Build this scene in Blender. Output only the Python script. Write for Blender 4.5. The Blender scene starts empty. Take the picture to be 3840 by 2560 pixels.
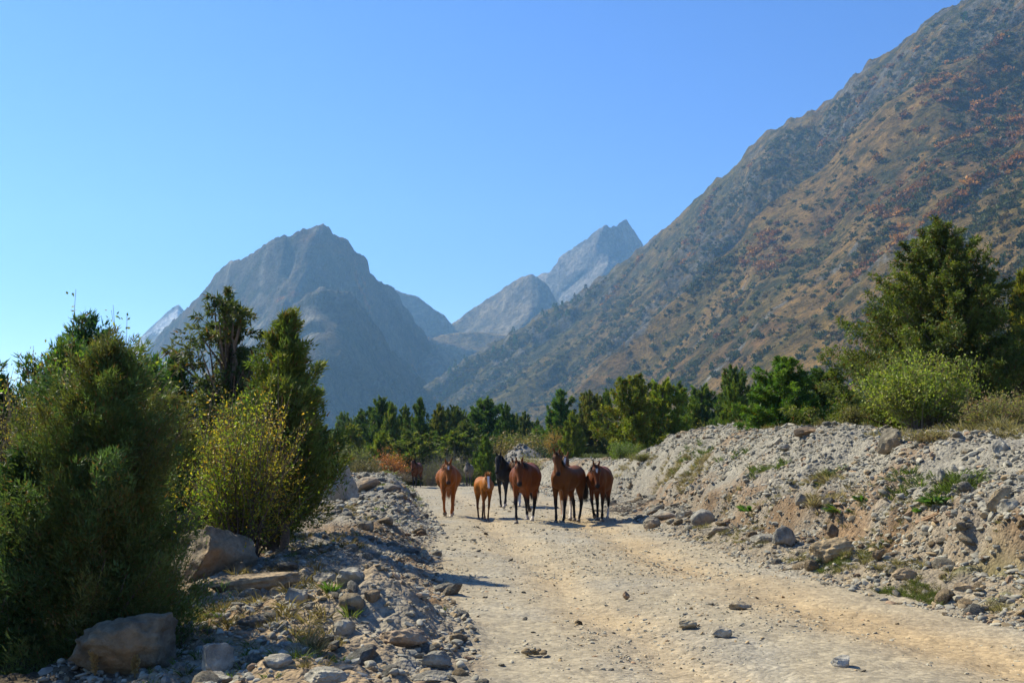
import bpy, math, random
import numpy as np
from math import radians, sin, cos, pi

S = bpy.context.scene
COL = S.collection
rnd = random.Random(7)

# ---------------------------------------------------------------- camera
F = 4267.0                       # focal length in photo pixels (3840 wide)
CAMZ = 1.45
TH = math.atan(440.0 / F)
cam_d = bpy.data.cameras.new("camera")
cam_d.sensor_width = 36.0
cam_d.lens = 36.0 * F / 3840.0
cam_d.clip_start = 0.1
cam_d.clip_end = 40000
cam = bpy.data.objects.new("camera", cam_d)
cam.location = (0, 0, CAMZ)
cam.rotation_euler = (pi / 2 + TH, 0, 0)
COL.objects.link(cam)
S.camera = cam

# ---------------------------------------------------------------- light
SUN_H = (-0.83, 0.558)           # horizontal direction towards the sun
SUN_EL = radians(45)
w = bpy.data.worlds.new("World")
S.world = w
w.use_nodes = True
nt = w.node_tree
sky = nt.nodes.new("ShaderNodeTexSky")
sky.sky_type = 'NISHITA'
sky.sun_disc = False
sky.sun_elevation = SUN_EL
sky.sun_rotation = math.atan2(SUN_H[0], SUN_H[1])
sky.altitude = 2000
sky.air_density = 1.0
sky.dust_density = 0.1
sky.ozone_density = 2.2
bg = nt.nodes["Background"]
bg.inputs[1].default_value = 0.097
hs = nt.nodes.new("ShaderNodeHueSaturation")
hs.inputs["Saturation"].default_value = 1.3
hs.inputs["Hue"].default_value = 0.515
nt.links.new(sky.outputs[0], hs.inputs["Color"])
nt.links.new(hs.outputs[0], bg.inputs[0])
sd = bpy.data.lights.new("sun", 'SUN')
sd.energy = 5.0
sd.angle = radians(0.53)
sd.color = (1.0, 0.915, 0.71)
sun = bpy.data.objects.new("sun", sd)
from mathutils import Vector, Matrix, Euler
sv = Vector((SUN_H[0] * cos(SUN_EL), SUN_H[1] * cos(SUN_EL), sin(SUN_EL)))
sun.rotation_euler = sv.to_track_quat('Z', 'Y').to_euler()
sun.location = (0, 0, 60)
COL.objects.link(sun)
S.view_settings.view_transform = 'Standard'
S.view_settings.look = 'None'
S.view_settings.gamma = 1
S.view_settings.use_curve_mapping = False
S.view_settings.exposure = 0.98
S.cycles.volume_bounces = 1
S.cycles.max_bounces = 6
S.cycles.transparent_max_bounces = 8
S.cycles.use_denoising = True

# ---------------------------------------------------------------- noise
def _h(ix, iy, seed):
    n = (ix.astype(np.int64) * 374761393 + iy.astype(np.int64) * 668265263 + seed * 974711) & 0xFFFFFFFF
    n = ((n ^ (n >> 13)) * 1274126177) & 0xFFFFFFFF
    n = ((n ^ (n >> 16)) * 2246822519) & 0xFFFFFFFF
    return ((n ^ (n >> 15)) & 0xFFFFFF) / float(0xFFFFFF)

def vn(x, y, seed=0):
    x = np.asarray(x, float); y = np.asarray(y, float)
    x, y = np.broadcast_arrays(x, y)
    ix = np.floor(x); iy = np.floor(y)
    fx = x - ix; fy = y - iy
    fx = fx * fx * (3 - 2 * fx); fy = fy * fy * (3 - 2 * fy)
    a = _h(ix, iy, seed); b = _h(ix + 1, iy, seed)
    c = _h(ix, iy + 1, seed); d = _h(ix + 1, iy + 1, seed)
    return (a + (b - a) * fx) * (1 - fy) + (c + (d - c) * fx) * fy

def fbm(x, y, seed=0, o=4, g=0.5):
    """about -1..1"""
    s = 0; amp = 1; t = 0
    for i in range(o):
        s = s + amp * (vn(x, y, seed + i * 17) * 2 - 1); t += amp
        x = np.asarray(x) * 2.03 + 11.3; y = np.asarray(y) * 2.03 - 7.1; amp *= g
    return s / t * 1.5

def ridged(x, y, seed=0, o=4, g=0.5):
    """0 at valleys .. 1 at sharp ridges"""
    s = 0; amp = 1; t = 0
    for i in range(o):
        s = s + amp * (1 - np.abs(vn(x, y, seed + i * 13) * 2 - 1) * 1.6).clip(0, 1); t += amp
        x = np.asarray(x) * 2.07 + 5.3; y = np.asarray(y) * 2.07 + 3.1; amp *= g
    return s / t

def sstep(a, b, x):
    t = np.clip((x - a) / (b - a), 0, 1)
    return t * t * (3 - 2 * t)

def ray(px, py):
    xc = (np.asarray(px, float) - 1920) / F; yc = (1280 - np.asarray(py, float)) / F
    Y = cos(TH) - yc * sin(TH); Z = sin(TH) + yc * cos(TH)
    return xc / Y, Z / Y

# ---------------------------------------------------------------- helpers
def tag(o, label=None, cat=None, group=None, kind=None):
    if label: o["label"] = label
    if cat: o["category"] = cat
    if group: o["group"] = group
    if kind: o["kind"] = kind
    return o

def link(o, parent=None):
    COL.objects.link(o)
    if parent is not None: o.parent = parent
    return o

def empty(name, loc, rz=0.0, scale=1.0):
    o = bpy.data.objects.new(name, None)
    o.empty_display_size = 0.3
    o.location = loc; o.rotation_euler = (0, 0, rz)
    o.scale = (scale,) * 3 if not hasattr(scale, '__len__') else scale
    COL.objects.link(o)
    return o

def npmesh(name, v, f, mat=None, smooth=True, attrs=None):
    """v (n,3); f list of arrays (m,k)"""
    me = bpy.data.meshes.new(name)
    v = np.ascontiguousarray(v, dtype=np.float32)
    if not isinstance(f, (list, tuple)): f = [f]
    f = [np.asarray(a, dtype=np.int32) for a in f if len(a)]
    loops = np.concatenate([a.ravel() for a in f])
    tot = np.concatenate([np.full(len(a), a.shape[1], np.int32) for a in f])
    st = np.concatenate([[0], np.cumsum(tot)[:-1]]).astype(np.int32)
    me.vertices.add(len(v)); me.vertices.foreach_set("co", v.ravel())
    me.loops.add(len(loops)); me.loops.foreach_set("vertex_index", loops)
    me.polygons.add(len(tot)); me.polygons.foreach_set("loop_start", st)
    me.polygons.foreach_set("loop_total", tot)
    me.polygons.foreach_set("use_smooth", np.full(len(tot), smooth, bool))
    me.update(calc_edges=True)
    for k, a in (attrs or {}).items():
        a = np.asarray(a, np.float32)
        if a.ndim == 1:
            at = me.attributes.new(k, 'FLOAT', 'POINT'); at.data.foreach_set("value", a)
        else:
            if a.shape[1] == 3: a = np.concatenate([a, np.ones((len(a), 1), np.float32)], 1)
            at = me.attributes.new(k, 'FLOAT_COLOR', 'POINT'); at.data.foreach_set("color", np.ascontiguousarray(a).ravel())
    if mat: me.materials.append(mat)
    return me

class MB:
    def __init__(s): s.v = []; s.f = {}; s.n = 0; s.c = []
    def add(s, v, f, col=None):
        v = np.asarray(v, float)
        s.v.append(v)
        for a in (f if isinstance(f, list) else [f]):
            a = np.asarray(a)
            s.f.setdefault(a.shape[1], []).append(a + s.n)
        s.n += len(v)
        if col is not None:
            c = np.asarray(col, float)
            if c.ndim == 1: c = np.tile(c, (len(v), 1))
            s.c.append(c)
    def mesh(s, name, mat, smooth=True):
        at = {"col": np.concatenate(s.c)} if s.c else None
        return npmesh(name, np.concatenate(s.v), [np.concatenate(a) for a in s.f.values()], mat, smooth, at)

def tube(mb, pts, rad, k=6, col=None):
    pts = np.asarray(pts, float); n = len(pts)
    rad = np.broadcast_to(np.asarray(rad, float), (n,))
    d = np.gradient(pts, axis=0); d /= np.linalg.norm(d, axis=1, keepdims=True) + 1e-9
    ref = np.array([0.31, 0.95, 0.05]) if abs(d[0][2]) > .8 else np.array([0, 0, 1.0])
    a = np.cross(d, ref); a /= np.linalg.norm(a, axis=1, keepdims=True) + 1e-9
    b = np.cross(d, a)
    an = np.arange(k) * 2 * pi / k
    v = pts[:, None] + rad[:, None, None] * (a[:, None] * np.cos(an)[None, :, None] + b[:, None] * np.sin(an)[None, :, None])
    v = v.reshape(-1, 3)
    i = np.arange(n - 1)[:, None] * k; j = np.arange(k)[None]
    j2 = (j + 1) % k
    f = np.stack([i + j, i + j2, i + k + j2, i + k + j], -1).reshape(-1, 4)
    mb.add(v, f, col)

# ---------------------------------------------------------------- materials
def mat_new(name, rough=0.9, spec=0.2):
    m = bpy.data.materials.new(name); m.use_nodes = True
    b = m.node_tree.nodes["Principled BSDF"]
    b.inputs["Roughness"].default_value = rough
    b.inputs["Specular IOR Level"].default_value = spec
    return m, m.node_tree, b

def N(nt, t, **kw):
    n = nt.nodes.new(t)
    for k, v in kw.items():
        if k.startswith("i_"):
            key = k[2:]
            n.inputs[int(key) if key.isdigit() else key].default_value = v
        else: setattr(n, k, v)
    return n

def ramp(nt, fac, stops):
    n = nt.nodes.new("ShaderNodeValToRGB")
    e = n.color_ramp.elements
    while len(e) < len(stops): e.new(0.5)
    for el, (p, c) in zip(e, stops):
        el.position = p; el.color = (*c, 1) if len(c) == 3 else c
    nt.links.new(fac, n.inputs[0])
    return n.outputs[0]

def mixc(nt, a, b, fac, mode='MIX'):
    n = nt.nodes.new("ShaderNodeMix"); n.data_type = 'RGBA'; n.blend_type = mode
    for s, v in ((n.inputs[6], a), (n.inputs[7], b), (n.inputs[0], fac)):
        if hasattr(v, "links"): nt.links.new(v, s)
        else: s.default_value = v if not (hasattr(v, '__len__') and len(v) == 3) else (*v, 1)
    return n.outputs[2]

def mth(nt, op, a, b=0.0):
    n = nt.nodes.new("ShaderNodeMath"); n.operation = op
    for s, v in ((n.inputs[0], a), (n.inputs[1], b)):
        if hasattr(v, "links"): nt.links.new(v, s)
        else: s.default_value = v
    return n.outputs[0]

def pos_of(nt):
    return nt.nodes.new("ShaderNodeNewGeometry").outputs["Position"]

def noise(nt, vec, scale, detail=4, rough=0.55):
    n = N(nt, "ShaderNodeTexNoise"); n.inputs["Scale"].default_value = scale
    n.inputs["Detail"].default_value = detail; n.inputs["Roughness"].default_value = rough
    nt.links.new(vec, n.inputs["Vector"]); return n.outputs["Fac"]

def bump(nt, h, dist, strength, bsdf, prev=None):
    n = N(nt, "ShaderNodeBump"); n.inputs["Distance"].default_value = dist
    n.inputs["Strength"].default_value = strength
    nt.links.new(h, n.inputs["Height"])
    if prev is not None: nt.links.new(prev, n.inputs["Normal"])
    if bsdf is not None: nt.links.new(n.outputs[0], bsdf.inputs["Normal"])
    return n.outputs[0]

def mat_ground():
    m, nt, b = mat_new("ground_dirt", 0.95, 0.1)
    P = pos_of(nt)
    a = N(nt, "ShaderNodeAttribute", attribute_name="col")
    n1 = noise(nt, P, 1.1, 6, .65); n2 = noise(nt, P, 9.0, 5, .6)
    vor = N(nt, "ShaderNodeTexVoronoi"); vor.inputs["Scale"].default_value = 26
    nt.links.new(P, vor.inputs["Vector"])
    vor2 = N(nt, "ShaderNodeTexVoronoi"); vor2.inputs["Scale"].default_value = 9
    nt.links.new(P, vor2.inputs["Vector"])
    # every cell is a pebble with its own tone
    cell = N(nt, "ShaderNodeSeparateColor"); nt.links.new(vor.outputs["Color"], cell.inputs[0])
    tone = mth(nt, 'MULTIPLY_ADD', cell.outputs[0], 0.55); tone.node.inputs[2].default_value = 0.72
    c = mixc(nt, a.outputs["Color"], (0.0, 0.0, 0.0), 0.0)
    r1 = ramp(nt, n1, [(.3, (.80, .80, .82)), (.7, (1.18, 1.16, 1.12))])
    c = mixc(nt, c, r1, 1.0, 'MULTIPLY')
    r2 = ramp(nt, n2, [(.3, (.75, .75, .76)), (.7, (1.22, 1.2, 1.17))])
    c = mixc(nt, c, r2, 0.8, 'MULTIPLY')
    tn = N(nt, "ShaderNodeCombineColor")
    for i in range(3): nt.links.new(tone, tn.inputs[i])
    c = mixc(nt, c, tn.outputs[0], 0.75, 'MULTIPLY')
    nt.links.new(c, b.inputs["Base Color"])
    n3 = noise(nt, P, 40, 3, .6)
    rb = N(nt, "ShaderNodeAttribute", attribute_name="rub").outputs["Fac"]
    n2 = mth(nt, 'MULTIPLY', n2, rb)
    h = mth(nt, 'MULTIPLY', mth(nt, 'MULTIPLY', vor.outputs["Distance"], -1.0), rb)
    n_ = bump(nt, h, .022, .8, None)
    h2 = mth(nt, 'MULTIPLY', mth(nt, 'MULTIPLY', vor2.outputs["Distance"], -1.0), rb)
    n_ = bump(nt, h2, .04, .45, None, n_)
    n_ = bump(nt, n2, .05, .6, None, n_)
    bump(nt, n3, .012, .6, b, n_)
    return m

def mat_mountain(name, s=1.0, rock=True):
    m, nt, b = mat_new(name, 0.95, 0.1)
    P = pos_of(nt)
    a = N(nt, "ShaderNodeAttribute", attribute_name="col")
    n1 = noise(nt, P, .05 / s, 8, .7); n2 = noise(nt, P, .25 / s, 5, .65)
    r1 = ramp(nt, n1, [(.38, (.45, .50, .55)), (.62, (1.45, 1.38, 1.3))])
    c = mixc(nt, a.outputs["Color"], r1, 1.0, 'MULTIPLY')
    r2 = ramp(nt, n2, [(.35, (.65, .67, .68)), (.65, (1.35, 1.3, 1.25))])
    c = mixc(nt, c, r2, 0.9, 'MULTIPLY')
    nt.links.new(c, b.inputs["Base Color"])
    n_ = bump(nt, n1, 26 * s, 1.0, None)
    bump(nt, n2, 6 * s, 1.0, b, n_)
    return m

def mat_rock():
    m, nt, b = mat_new("rock", 0.85, 0.25)
    tc = N(nt, "ShaderNodeTexCoord"); P = tc.outputs["Object"]
    oi = N(nt, "ShaderNodeObjectInfo")
    n1 = noise(nt, P, 2.2, 8, .65); n2 = noise(nt, P, 11, 6, .7); n3 = noise(nt, P, 1.3, 3, .5)
    c = mixc(nt, oi.outputs["Color"], ramp(nt, n1, [(.34, (.45, .45, .47)), (.66, (1.35, 1.32, 1.26))]), 1.0, 'MULTIPLY')
    c = mixc(nt, c, ramp(nt, n2, [(.35, (.55, .55, .55)), (.65, (1.3, 1.3, 1.3))]), .8, 'MULTIPLY')
    # lichen and iron stains
    c = mixc(nt, c, (.30, .17, .07), ramp(nt, n3, [(.56, (0, 0, 0)), (.66, (.5, .5, .5))]))
    vor = N(nt, "ShaderNodeTexVoronoi"); vor.inputs["Scale"].default_value = 7
    nt.links.new(P, vor.inputs["Vector"])
    c = mixc(nt, c, (.07, .07, .06), ramp(nt, mth(nt, 'ADD', vor.outputs["Distance"], mth(nt, 'MULTIPLY', n1, .6)), [(.34, (.6, .6, .6)), (.42, (0, 0, 0))]))
    nt.links.new(c, b.inputs["Base Color"])
    n_ = bump(nt, n1, .10, .8, None)
    bump(nt, n2, .03, .8, b, n_)
    return m

def mat_attr(name, rough=.8, spec=.2, inst=False, var=.35):
    m, nt, b = mat_new(name, rough, spec)
    a = N(nt, "ShaderNodeAttribute", attribute_name="col")
    if inst: a.attribute_type = 'INSTANCER'
    P = pos_of(nt)
    n2 = noise(nt, P, 30, 3, .6)
    lo = 1 - var; hi = 1 + var
    c = mixc(nt, a.outputs["Color"], ramp(nt, n2, [(.3, (lo,) * 3), (.7, (hi,) * 3)]), 1.0, 'MULTIPLY')
    nt.links.new(c, b.inputs["Base Color"])
    return m

def mat_leaf(name, transl=.35, rough=.5, inst=False):
    m = bpy.data.materials.new(name); m.use_nodes = True
    nt = m.node_tree; b = nt.nodes["Principled BSDF"]
    b.inputs["Roughness"].default_value = rough
    b.inputs["Specular IOR Level"].default_value = .25
    a = N(nt, "ShaderNodeAttribute", attribute_name="col")
    oi = N(nt, "ShaderNodeObjectInfo")
    if inst:
        a2 = N(nt, "ShaderNodeAttribute", attribute_name="tint"); a2.attribute_type = 'INSTANCER'
        c = mixc(nt, a.outputs["Color"], a2.outputs["Color"], 1.0, 'MULTIPLY')
    else:
        c = mixc(nt, a.outputs["Color"], oi.outputs["Color"], 1.0, 'MULTIPLY')
    nt.links.new(c, b.inputs["Base Color"])
    t = N(nt, "ShaderNodeBsdfTranslucent")
    c2 = mixc(nt, c, (1.25, 1.35, .7), 1.0, 'MULTIPLY')
    nt.links.new(c2, t.inputs["Color"])
    mx = N(nt, "ShaderNodeMixShader"); mx.inputs[0].default_value = transl
    nt.links.new(b.outputs[0], mx.inputs[1]); nt.links.new(t.outputs[0], mx.inputs[2])
    nt.links.new(mx.outputs[0], nt.nodes["Material Output"].inputs["Surface"])
    return m

M_GROUND = mat_ground()
M_SLOPE = mat_mountain("slope_grass_and_rock", 1.0)
M_MOUNT = mat_mountain("mountain_rock", 1.6)
M_FAR = mat_mountain("far_rock", 3.5)
M_ROCK = mat_rock()
M_GRAVEL = mat_attr("gravel_stone", .9, .15, inst=True, var=.15)
M_CONIFER = mat_leaf("juniper_needles", .32, .6)
M_LEAF = mat_leaf("shrub_leaves", .45, .5)
M_TINYLEAF = mat_leaf("hillside_leaves", .25, .7, inst=True)
M_BARK = mat_attr("bark", .95, .1)
M_STRAW = mat_leaf("dry_grass", .3, .8)
# ================================================================ valley floor
def road_left(y):
    return np.interp(y, [-20, 0, 7.4, 13.3, 20, 29.5, 40, 56, 62, 70, 80, 100], [1.5, .4, -.1, -.75, -1.3, -2.2, -3.3, -5.0, -5.7, -7.5, -12, -24])
def road_right(y):
    return np.interp(y, [-20, 0, 7, 9.8, 13, 18, 23, 28, 34, 37, 40, 44, 48, 56, 62, 66, 70, 80, 100], [9, 7, 5.2, 4.5, 3.8, 3.35, 2.9, 3.05, 3.15, 2.9, 2.5, 1.9, 1.5, .9, .1, -1.0, -3.2, -9, -22])
def crest_h(y):
    return np.interp(y, [-20, 0, 5, 10, 14, 17, 20, 24, 28, 31, 34, 37, 40, 44, 48, 52, 56, 70, 90], [1.6, 1.7, 1.8, 1.75, 1.7, 1.75, 1.87, 2.0, 2.05, 2.15, 2.3, 2.38, 2.1, 1.5, 1.25, 1.38, 1.42, 1.45, 1.6])
def berm_h(y):
    return np.interp(y, [0, 5, 7, 8, 9.3, 11, 13, 16, 22, 26, 30, 40, 48, 56, 62, 70], [.1, .14, .17, .18, .22, .2, .18, .25, .33, .42, .55, .72, .7, .5, .3, 0])

def height(x, y, fine=True):
    x = np.asarray(x, float); y = np.asarray(y, float)
    wob = fbm(x * .7, y * .7, 3, 3) * .22
    rl = road_left(y) + wob * .8; rr = road_right(y) + wob
    far = np.clip((y - 100) / 400, 0, None)
    valley = 1.5 * sstep(63, 92, y) + 3.2 * far ** .9 + fbm(x * .04, y * .04, 5, 3) * .5 * sstep(80, 160, y)
    # left: rubble berm then lower ground
    s = rl - x
    hb = berm_h(y)
    lump = fbm(x * .9, y * .9, 9, 4) * .22 * sstep(0, .8, s)
    left = hb * sstep(-.05, 1.0 + .8 * sstep(20, 12, y), s) * (1 - .75 * sstep(2.2, 4.2, s)) + lump * (.35 + hb)
    left = left - .18 * sstep(1.6, 3, s) * sstep(14, 9, y)
    left = np.maximum(left, valley * sstep(0, 3, s))
    # right: toe rubble, cut scarp, gravel slope, plateau
    r = x - rr + fbm(x * 1.3, y * 1.3, 21, 3) * .13
    hc = crest_h(y) + fbm(x * .35, y * .35, 31, 3) * .12
    sc = np.interp(y, [0, 12, 20, 30, 38, 44], [.55, .52, .45, .5, .2, .0])
    wS = np.interp(y, [0, 36, 46, 60], [1, 1, .72, .6])
    right = .13 * sstep(0, .5, r) + .12 * sstep(.4, 1.1, r) + sc * sstep(1.05, 1.45, r)
    rest = np.maximum(hc - .25 - sc, .1)
    right = right + rest * sstep(1.1 * wS, 3.4 * wS, r) ** .85
    right = right * (1 - .14 * sstep(3.6, 7, r)) 
    right = right + fbm(x * .8, y * .8, 41, 4) * .10 * sstep(.3, 1.5, r)
    ero = ridged((y + x * .4) * 1.6, x * .5, 51, 3)          # rills in the scarp
    right = right - (1 - ero) * .16 * sstep(.9, 1.3, r) * sstep(2.1, 1.4, r)
    right = right + (fbm(x * 4.5, y * 4.5, 55, 3) * .05 + fbm(x * 1.7, y * 3, 56, 3) * .09) * sstep(.8, 1.2, r) * sstep(2.3, 1.6, r)
    right = np.maximum(right, valley * sstep(0, 4, r))
    z = np.where(s > 0, left, np.where(r > -.3, right, 0))
    # carriageway: shallow wheel tracks, crest at 62 m
    inroad = sstep(-.1, .5, -s) * sstep(-.1, .5, -r)
    c1 = rl * .72 + rr * .28; c2 = rl * .25 + rr * .75
    track = np.exp(-((x - c1) / .32) ** 2) + np.exp(-((x - c2) / .34) ** 2)
    z = z - inroad * (.055 * track - .02 * np.exp(-((x - (c1 + c2) / 2) / .5) ** 2)) * sstep(70, 40, y) - .035 * np.clip(y - 61, 0, 14) * inroad
    z = z + fbm(x * .5, y * .5, 61, 3) * .035 * sstep(90, 60, y)
    # named lumps: dirt mound by the road, hollow before it
    for (bx, by, br, bh) in ((-.92, 9.35, .55, .25), (-1.5, 9.9, .7, .12), (-1.9, 13.4, .9, .16), (-2.4, 7.2, .9, -.10), (-1.75, 10.8, .6, -.10), (-2.6, 24, 1.2, .15), (-3.6, 34, 1.5, .15)):
        z = z + bh * np.exp(-((x - bx) ** 2 + (y - by) ** 2) / (br * br))
    if fine:
        g = sstep(-.15, .35, s) + sstep(-.3, .4, r)
        z = z + (fbm(x * 3.6, y * 3.6, 71, 3) * (.014 + .05 * np.clip(g, 0, 1)) + fbm(x * 11, y * 11, 81, 2) * (.006 + .016 * np.clip(g, 0, 1))) * sstep(120, 50, y)
    return z

def hit(px, py):
    u, q = ray(px, py)
    Y = np.exp(np.linspace(math.log(5.5), math.log(160), 2500))
    H = height(u * Y, Y, False)
    d = CAMZ + q * Y - H
    k = np.argmax(d < 0) if (d < 0).any() else len(Y) - 1
    return float(u * Y[k]), float(Y[k]), float(H[k])

def hz(x, y): return float(height(np.array([x]), np.array([y]), False)[0])

# polar sheet around the camera, dense where the ground is near
ang = np.concatenate([np.linspace(-math.pi, -.56, 60, endpoint=False), np.linspace(-.56, .56, 580), np.linspace(.56, math.pi, 60)[1:]])
rad = np.concatenate([[.05, 1.5, 3], np.exp(np.linspace(math.log(5), math.log(110), 460)), np.exp(np.linspace(math.log(112), math.log(4200), 60))])
A, R = np.meshgrid(ang, rad)
GX = np.sin(A) * R; GY = np.cos(A) * R
GZ = height(GX, GY)
soft = sstep(.56, 1.2, np.abs(A))
GZ = GZ * (1 - soft * .0)
v = np.stack([GX, GY, GZ], -1).reshape(-1, 3)
na = len(ang); nr = len(rad)
ii, jj = np.meshgrid(np.arange(nr - 1), np.arange(na - 1), indexing='ij')
fq = np.stack([ii * na + jj, ii * na + jj + 1, (ii + 1) * na + jj + 1, (ii + 1) * na + jj], -1).reshape(-1, 4)
# colours of the materials themselves
x, y = GX.ravel(), GY.ravel()
wob = fbm(x * .7, y * .7, 3, 3) * .22
rl = road_left(y) + wob * .8; rr = road_right(y) + wob
s = rl - x; r = x - rr
C_road = np.array([.285, .25, .182]); C_tan = np.array([.33, .252, .15]); C_grav = np.array([.235, .222, .185])
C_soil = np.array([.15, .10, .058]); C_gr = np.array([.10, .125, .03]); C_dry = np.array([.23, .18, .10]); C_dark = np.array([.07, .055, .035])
c1 = rl * .72 + rr * .28; c2 = rl * .25 + rr * .75
tr = np.exp(-((x - c1) / .5) ** 2) * .8 + np.exp(-((x - c2) / .62) ** 2) * 1.15
def mixv(a, b, t): t = np.clip(t, 0, 1)[:, None]; return a * (1 - t) + b * t
col = np.tile(C_road, (len(x), 1))
col = mixv(col, C_tan, tr * (.75 + .4 * fbm(x, y * .5, 101, 2)))
col = mixv(col, C_grav * 1.12, sstep(.0, .8, fbm(x * .8, y * .45, 111, 4)) * .8 * (1 - np.clip(tr, 0, 1)))
col = mixv(col, C_grav * 1.08, sstep(22, 40, y) * .5)
lf = sstep(-.15, .3, s)
cl = mixv(np.tile(C_grav, (len(x), 1)), np.array([.27, .205, .13]), sstep(-.55, .2, fbm(x * .5, y * .5, 121, 4)) * sstep(24, 12, y))
cl = mixv(cl, C_soil, sstep(.0, .6, fbm(x * .9, y * .9, 131, 4)) * sstep(30, 14, y))
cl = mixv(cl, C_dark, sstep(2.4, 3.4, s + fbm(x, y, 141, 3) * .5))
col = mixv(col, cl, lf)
rt = sstep(-.25, .3, r)
cr = np.tile(C_grav * .95, (len(x), 1))
cr = mixv(cr, np.array([.22, .18, .125]), sstep(1.4, .9, r) * .7 * sstep(34, 20, y))
cr = mixv(cr, C_soil, sstep(.75, 1.1, r) * sstep(1.95, 1.4, r) * sstep(42, 30, y) * (.55 + .7 * fbm(x * 1.5, y * 1.5, 151, 3)))
cr = mixv(cr, C_soil * 1.35, sstep(.15, .7, fbm(x * .6, y * .6, 161, 4)) * .7)
cr = mixv(cr, C_gr, sstep(.05, .5, fbm(x * .9, y * .9, 171, 4)) * sstep(.1, .5, r) * sstep(1.3, .8, r) * sstep(16, 12, y))
cr = mixv(cr, C_dry * .8, sstep(4.6, 5.6, r + fbm(x * .4, y * .4, 181, 3) * .5))
col = mixv(col, cr, rt)
veg = mixv(np.tile(np.array([.15, .13, .06]), (len(x), 1)), np.array([.10, .105, .04]), sstep(-.3, .4, fbm(x * .15, y * .15, 191, 4)))
onroad = (s < 0) & (r < 0) & (y < 80)
col = mixv(col, veg, sstep(60, 72, y) * (~onroad) * np.clip(sstep(.5, 1.2, s) + sstep(2.2, 4, r), 0, 1))
col = mixv(col, veg, sstep(76, 84, y))
rub = np.clip(.22 + np.clip(lf + rt, 0, 1) * .8 + sstep(.1, .8, fbm(x * .8, y * .45, 111, 4)) * .4 * (1 - np.clip(tr, 0, 1)), 0, 1)
fx = x[fq].mean(1); fy = y[fq].mean(1); fs = s[fq].mean(1); fr = r[fq].mean(1)
isroad = (fs < 0) & (fr < 0) & (fy > -30) & (fy < 80)
isbank = (fr >= 0) & (fr < 5) & (fy > 0) & (fy < 80) & (fs < 0)
isberm = (fs >= 0) & (fs < 4) & (fy > 0) & (fy < 68)
def part_of(name, mask, label, cat="structure"):
    ff = fq[mask]; used = np.unique(ff)
    mp = np.full(len(v), -1, np.int64); mp[used] = np.arange(len(used))
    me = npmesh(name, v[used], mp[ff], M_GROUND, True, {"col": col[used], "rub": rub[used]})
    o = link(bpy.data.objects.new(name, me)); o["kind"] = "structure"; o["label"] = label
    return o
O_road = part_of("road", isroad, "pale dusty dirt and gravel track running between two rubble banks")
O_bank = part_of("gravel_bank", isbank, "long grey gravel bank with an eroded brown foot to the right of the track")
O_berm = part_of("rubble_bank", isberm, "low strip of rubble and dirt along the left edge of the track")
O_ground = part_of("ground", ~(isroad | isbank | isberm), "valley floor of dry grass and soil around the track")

# ================================================================ mountains
D = 1.6327                       # the measuring view was 2352 px wide
def sil_interp(pts, u):
    p = np.array(pts, float) * D
    uu, qq = ray(p[:, 0], p[:, 1])
    o = np.argsort(uu)
    r = np.interp(u, uu[o], qq[o])
    return r - 2.2 * np.clip(uu[o][0] - u, 0, None) - 2.2 * np.clip(u - uu[o][-1], 0, None)

def massif(name, pts, u0, u1, cols, rows, Yc, Yf, zf, relief, colour, mat, label, jag=.002, jagf=220., g=1.0, back=.35, seed=0, slant=0.0):
    u = np.linspace(u0, u1, cols)
    q = sil_interp(pts, u)
    nb = max(6, rows // 12)
    t = np.concatenate([np.linspace(0, 1, rows), 1 + np.linspace(0, back, nb + 1)[1:]])
    T, U = np.meshgrid(t, u, indexing='ij')
    ug = np.linspace(u0 - .15, u1 + .15, 900)
    def smooth_(pts_):
        y_ = np.interp(ug, *zip(*pts_)); k_ = np.ones(41) / 41
        for _ in range(2): y_ = np.convolve(np.pad(y_, 20, 'edge'), k_, 'valid')
        return y_
    uw = U + slant * (1 - np.clip(T, 0, 1)) + (.03 * fbm(T * 4 + 3, U * 9, seed + 3, 3) if slant else 0)
    yc = np.interp(uw, ug, smooth_(Yc)); yf = np.interp(uw, ug, smooth_(Yf))
    Y = yf + (yc - yf) * T
    X = U * Y
    jg = jag * fbm(u * jagf, u * 0, seed + 1, 6, .62)
    q = q[None] + jg[None] * np.clip(T, 0, 1) ** 45
    zc = CAMZ + q * yc
    up = np.clip(T, 0, 1) ** g
    Z = zf + (zc - zf) * up - np.clip(T - 1, 0, None) * (zc - zf) * 1.6
    rel, shade = relief(X, Y, Z, T, U)
    wgt = sstep(0, .08, T) * (1 - sstep(.9, 1.0, T) * .9)
    Z = Z - rel * wgt
    lim = CAMZ + q * Y - .004 * Y
    Z = np.where((T < .97), np.minimum(Z, lim), Z)
    C = colour(X, Y, Z, T, U, shade)
    vv = np.stack([X, Y, Z], -1).reshape(-1, 3)
    n, c = T.shape
    i, j = np.meshgrid(np.arange(n - 1), np.arange(c - 1), indexing='ij')
    f = np.stack([i * c + j, i * c + j + 1, (i + 1) * c + j + 1, (i + 1) * c + j], -1).reshape(-1, 4)
    me = npmesh(name, vv, f, mat, True, {"col": C.reshape(-1, 3)})
    o = link(bpy.data.objects.new(name, me)); o["kind"] = "structure"; o["label"] = label
    return X, Y, Z, T, U, shade

def mixg(a, b, t): t = np.clip(t, 0, 1)[..., None]; return a * (1 - t) + b * t

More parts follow.
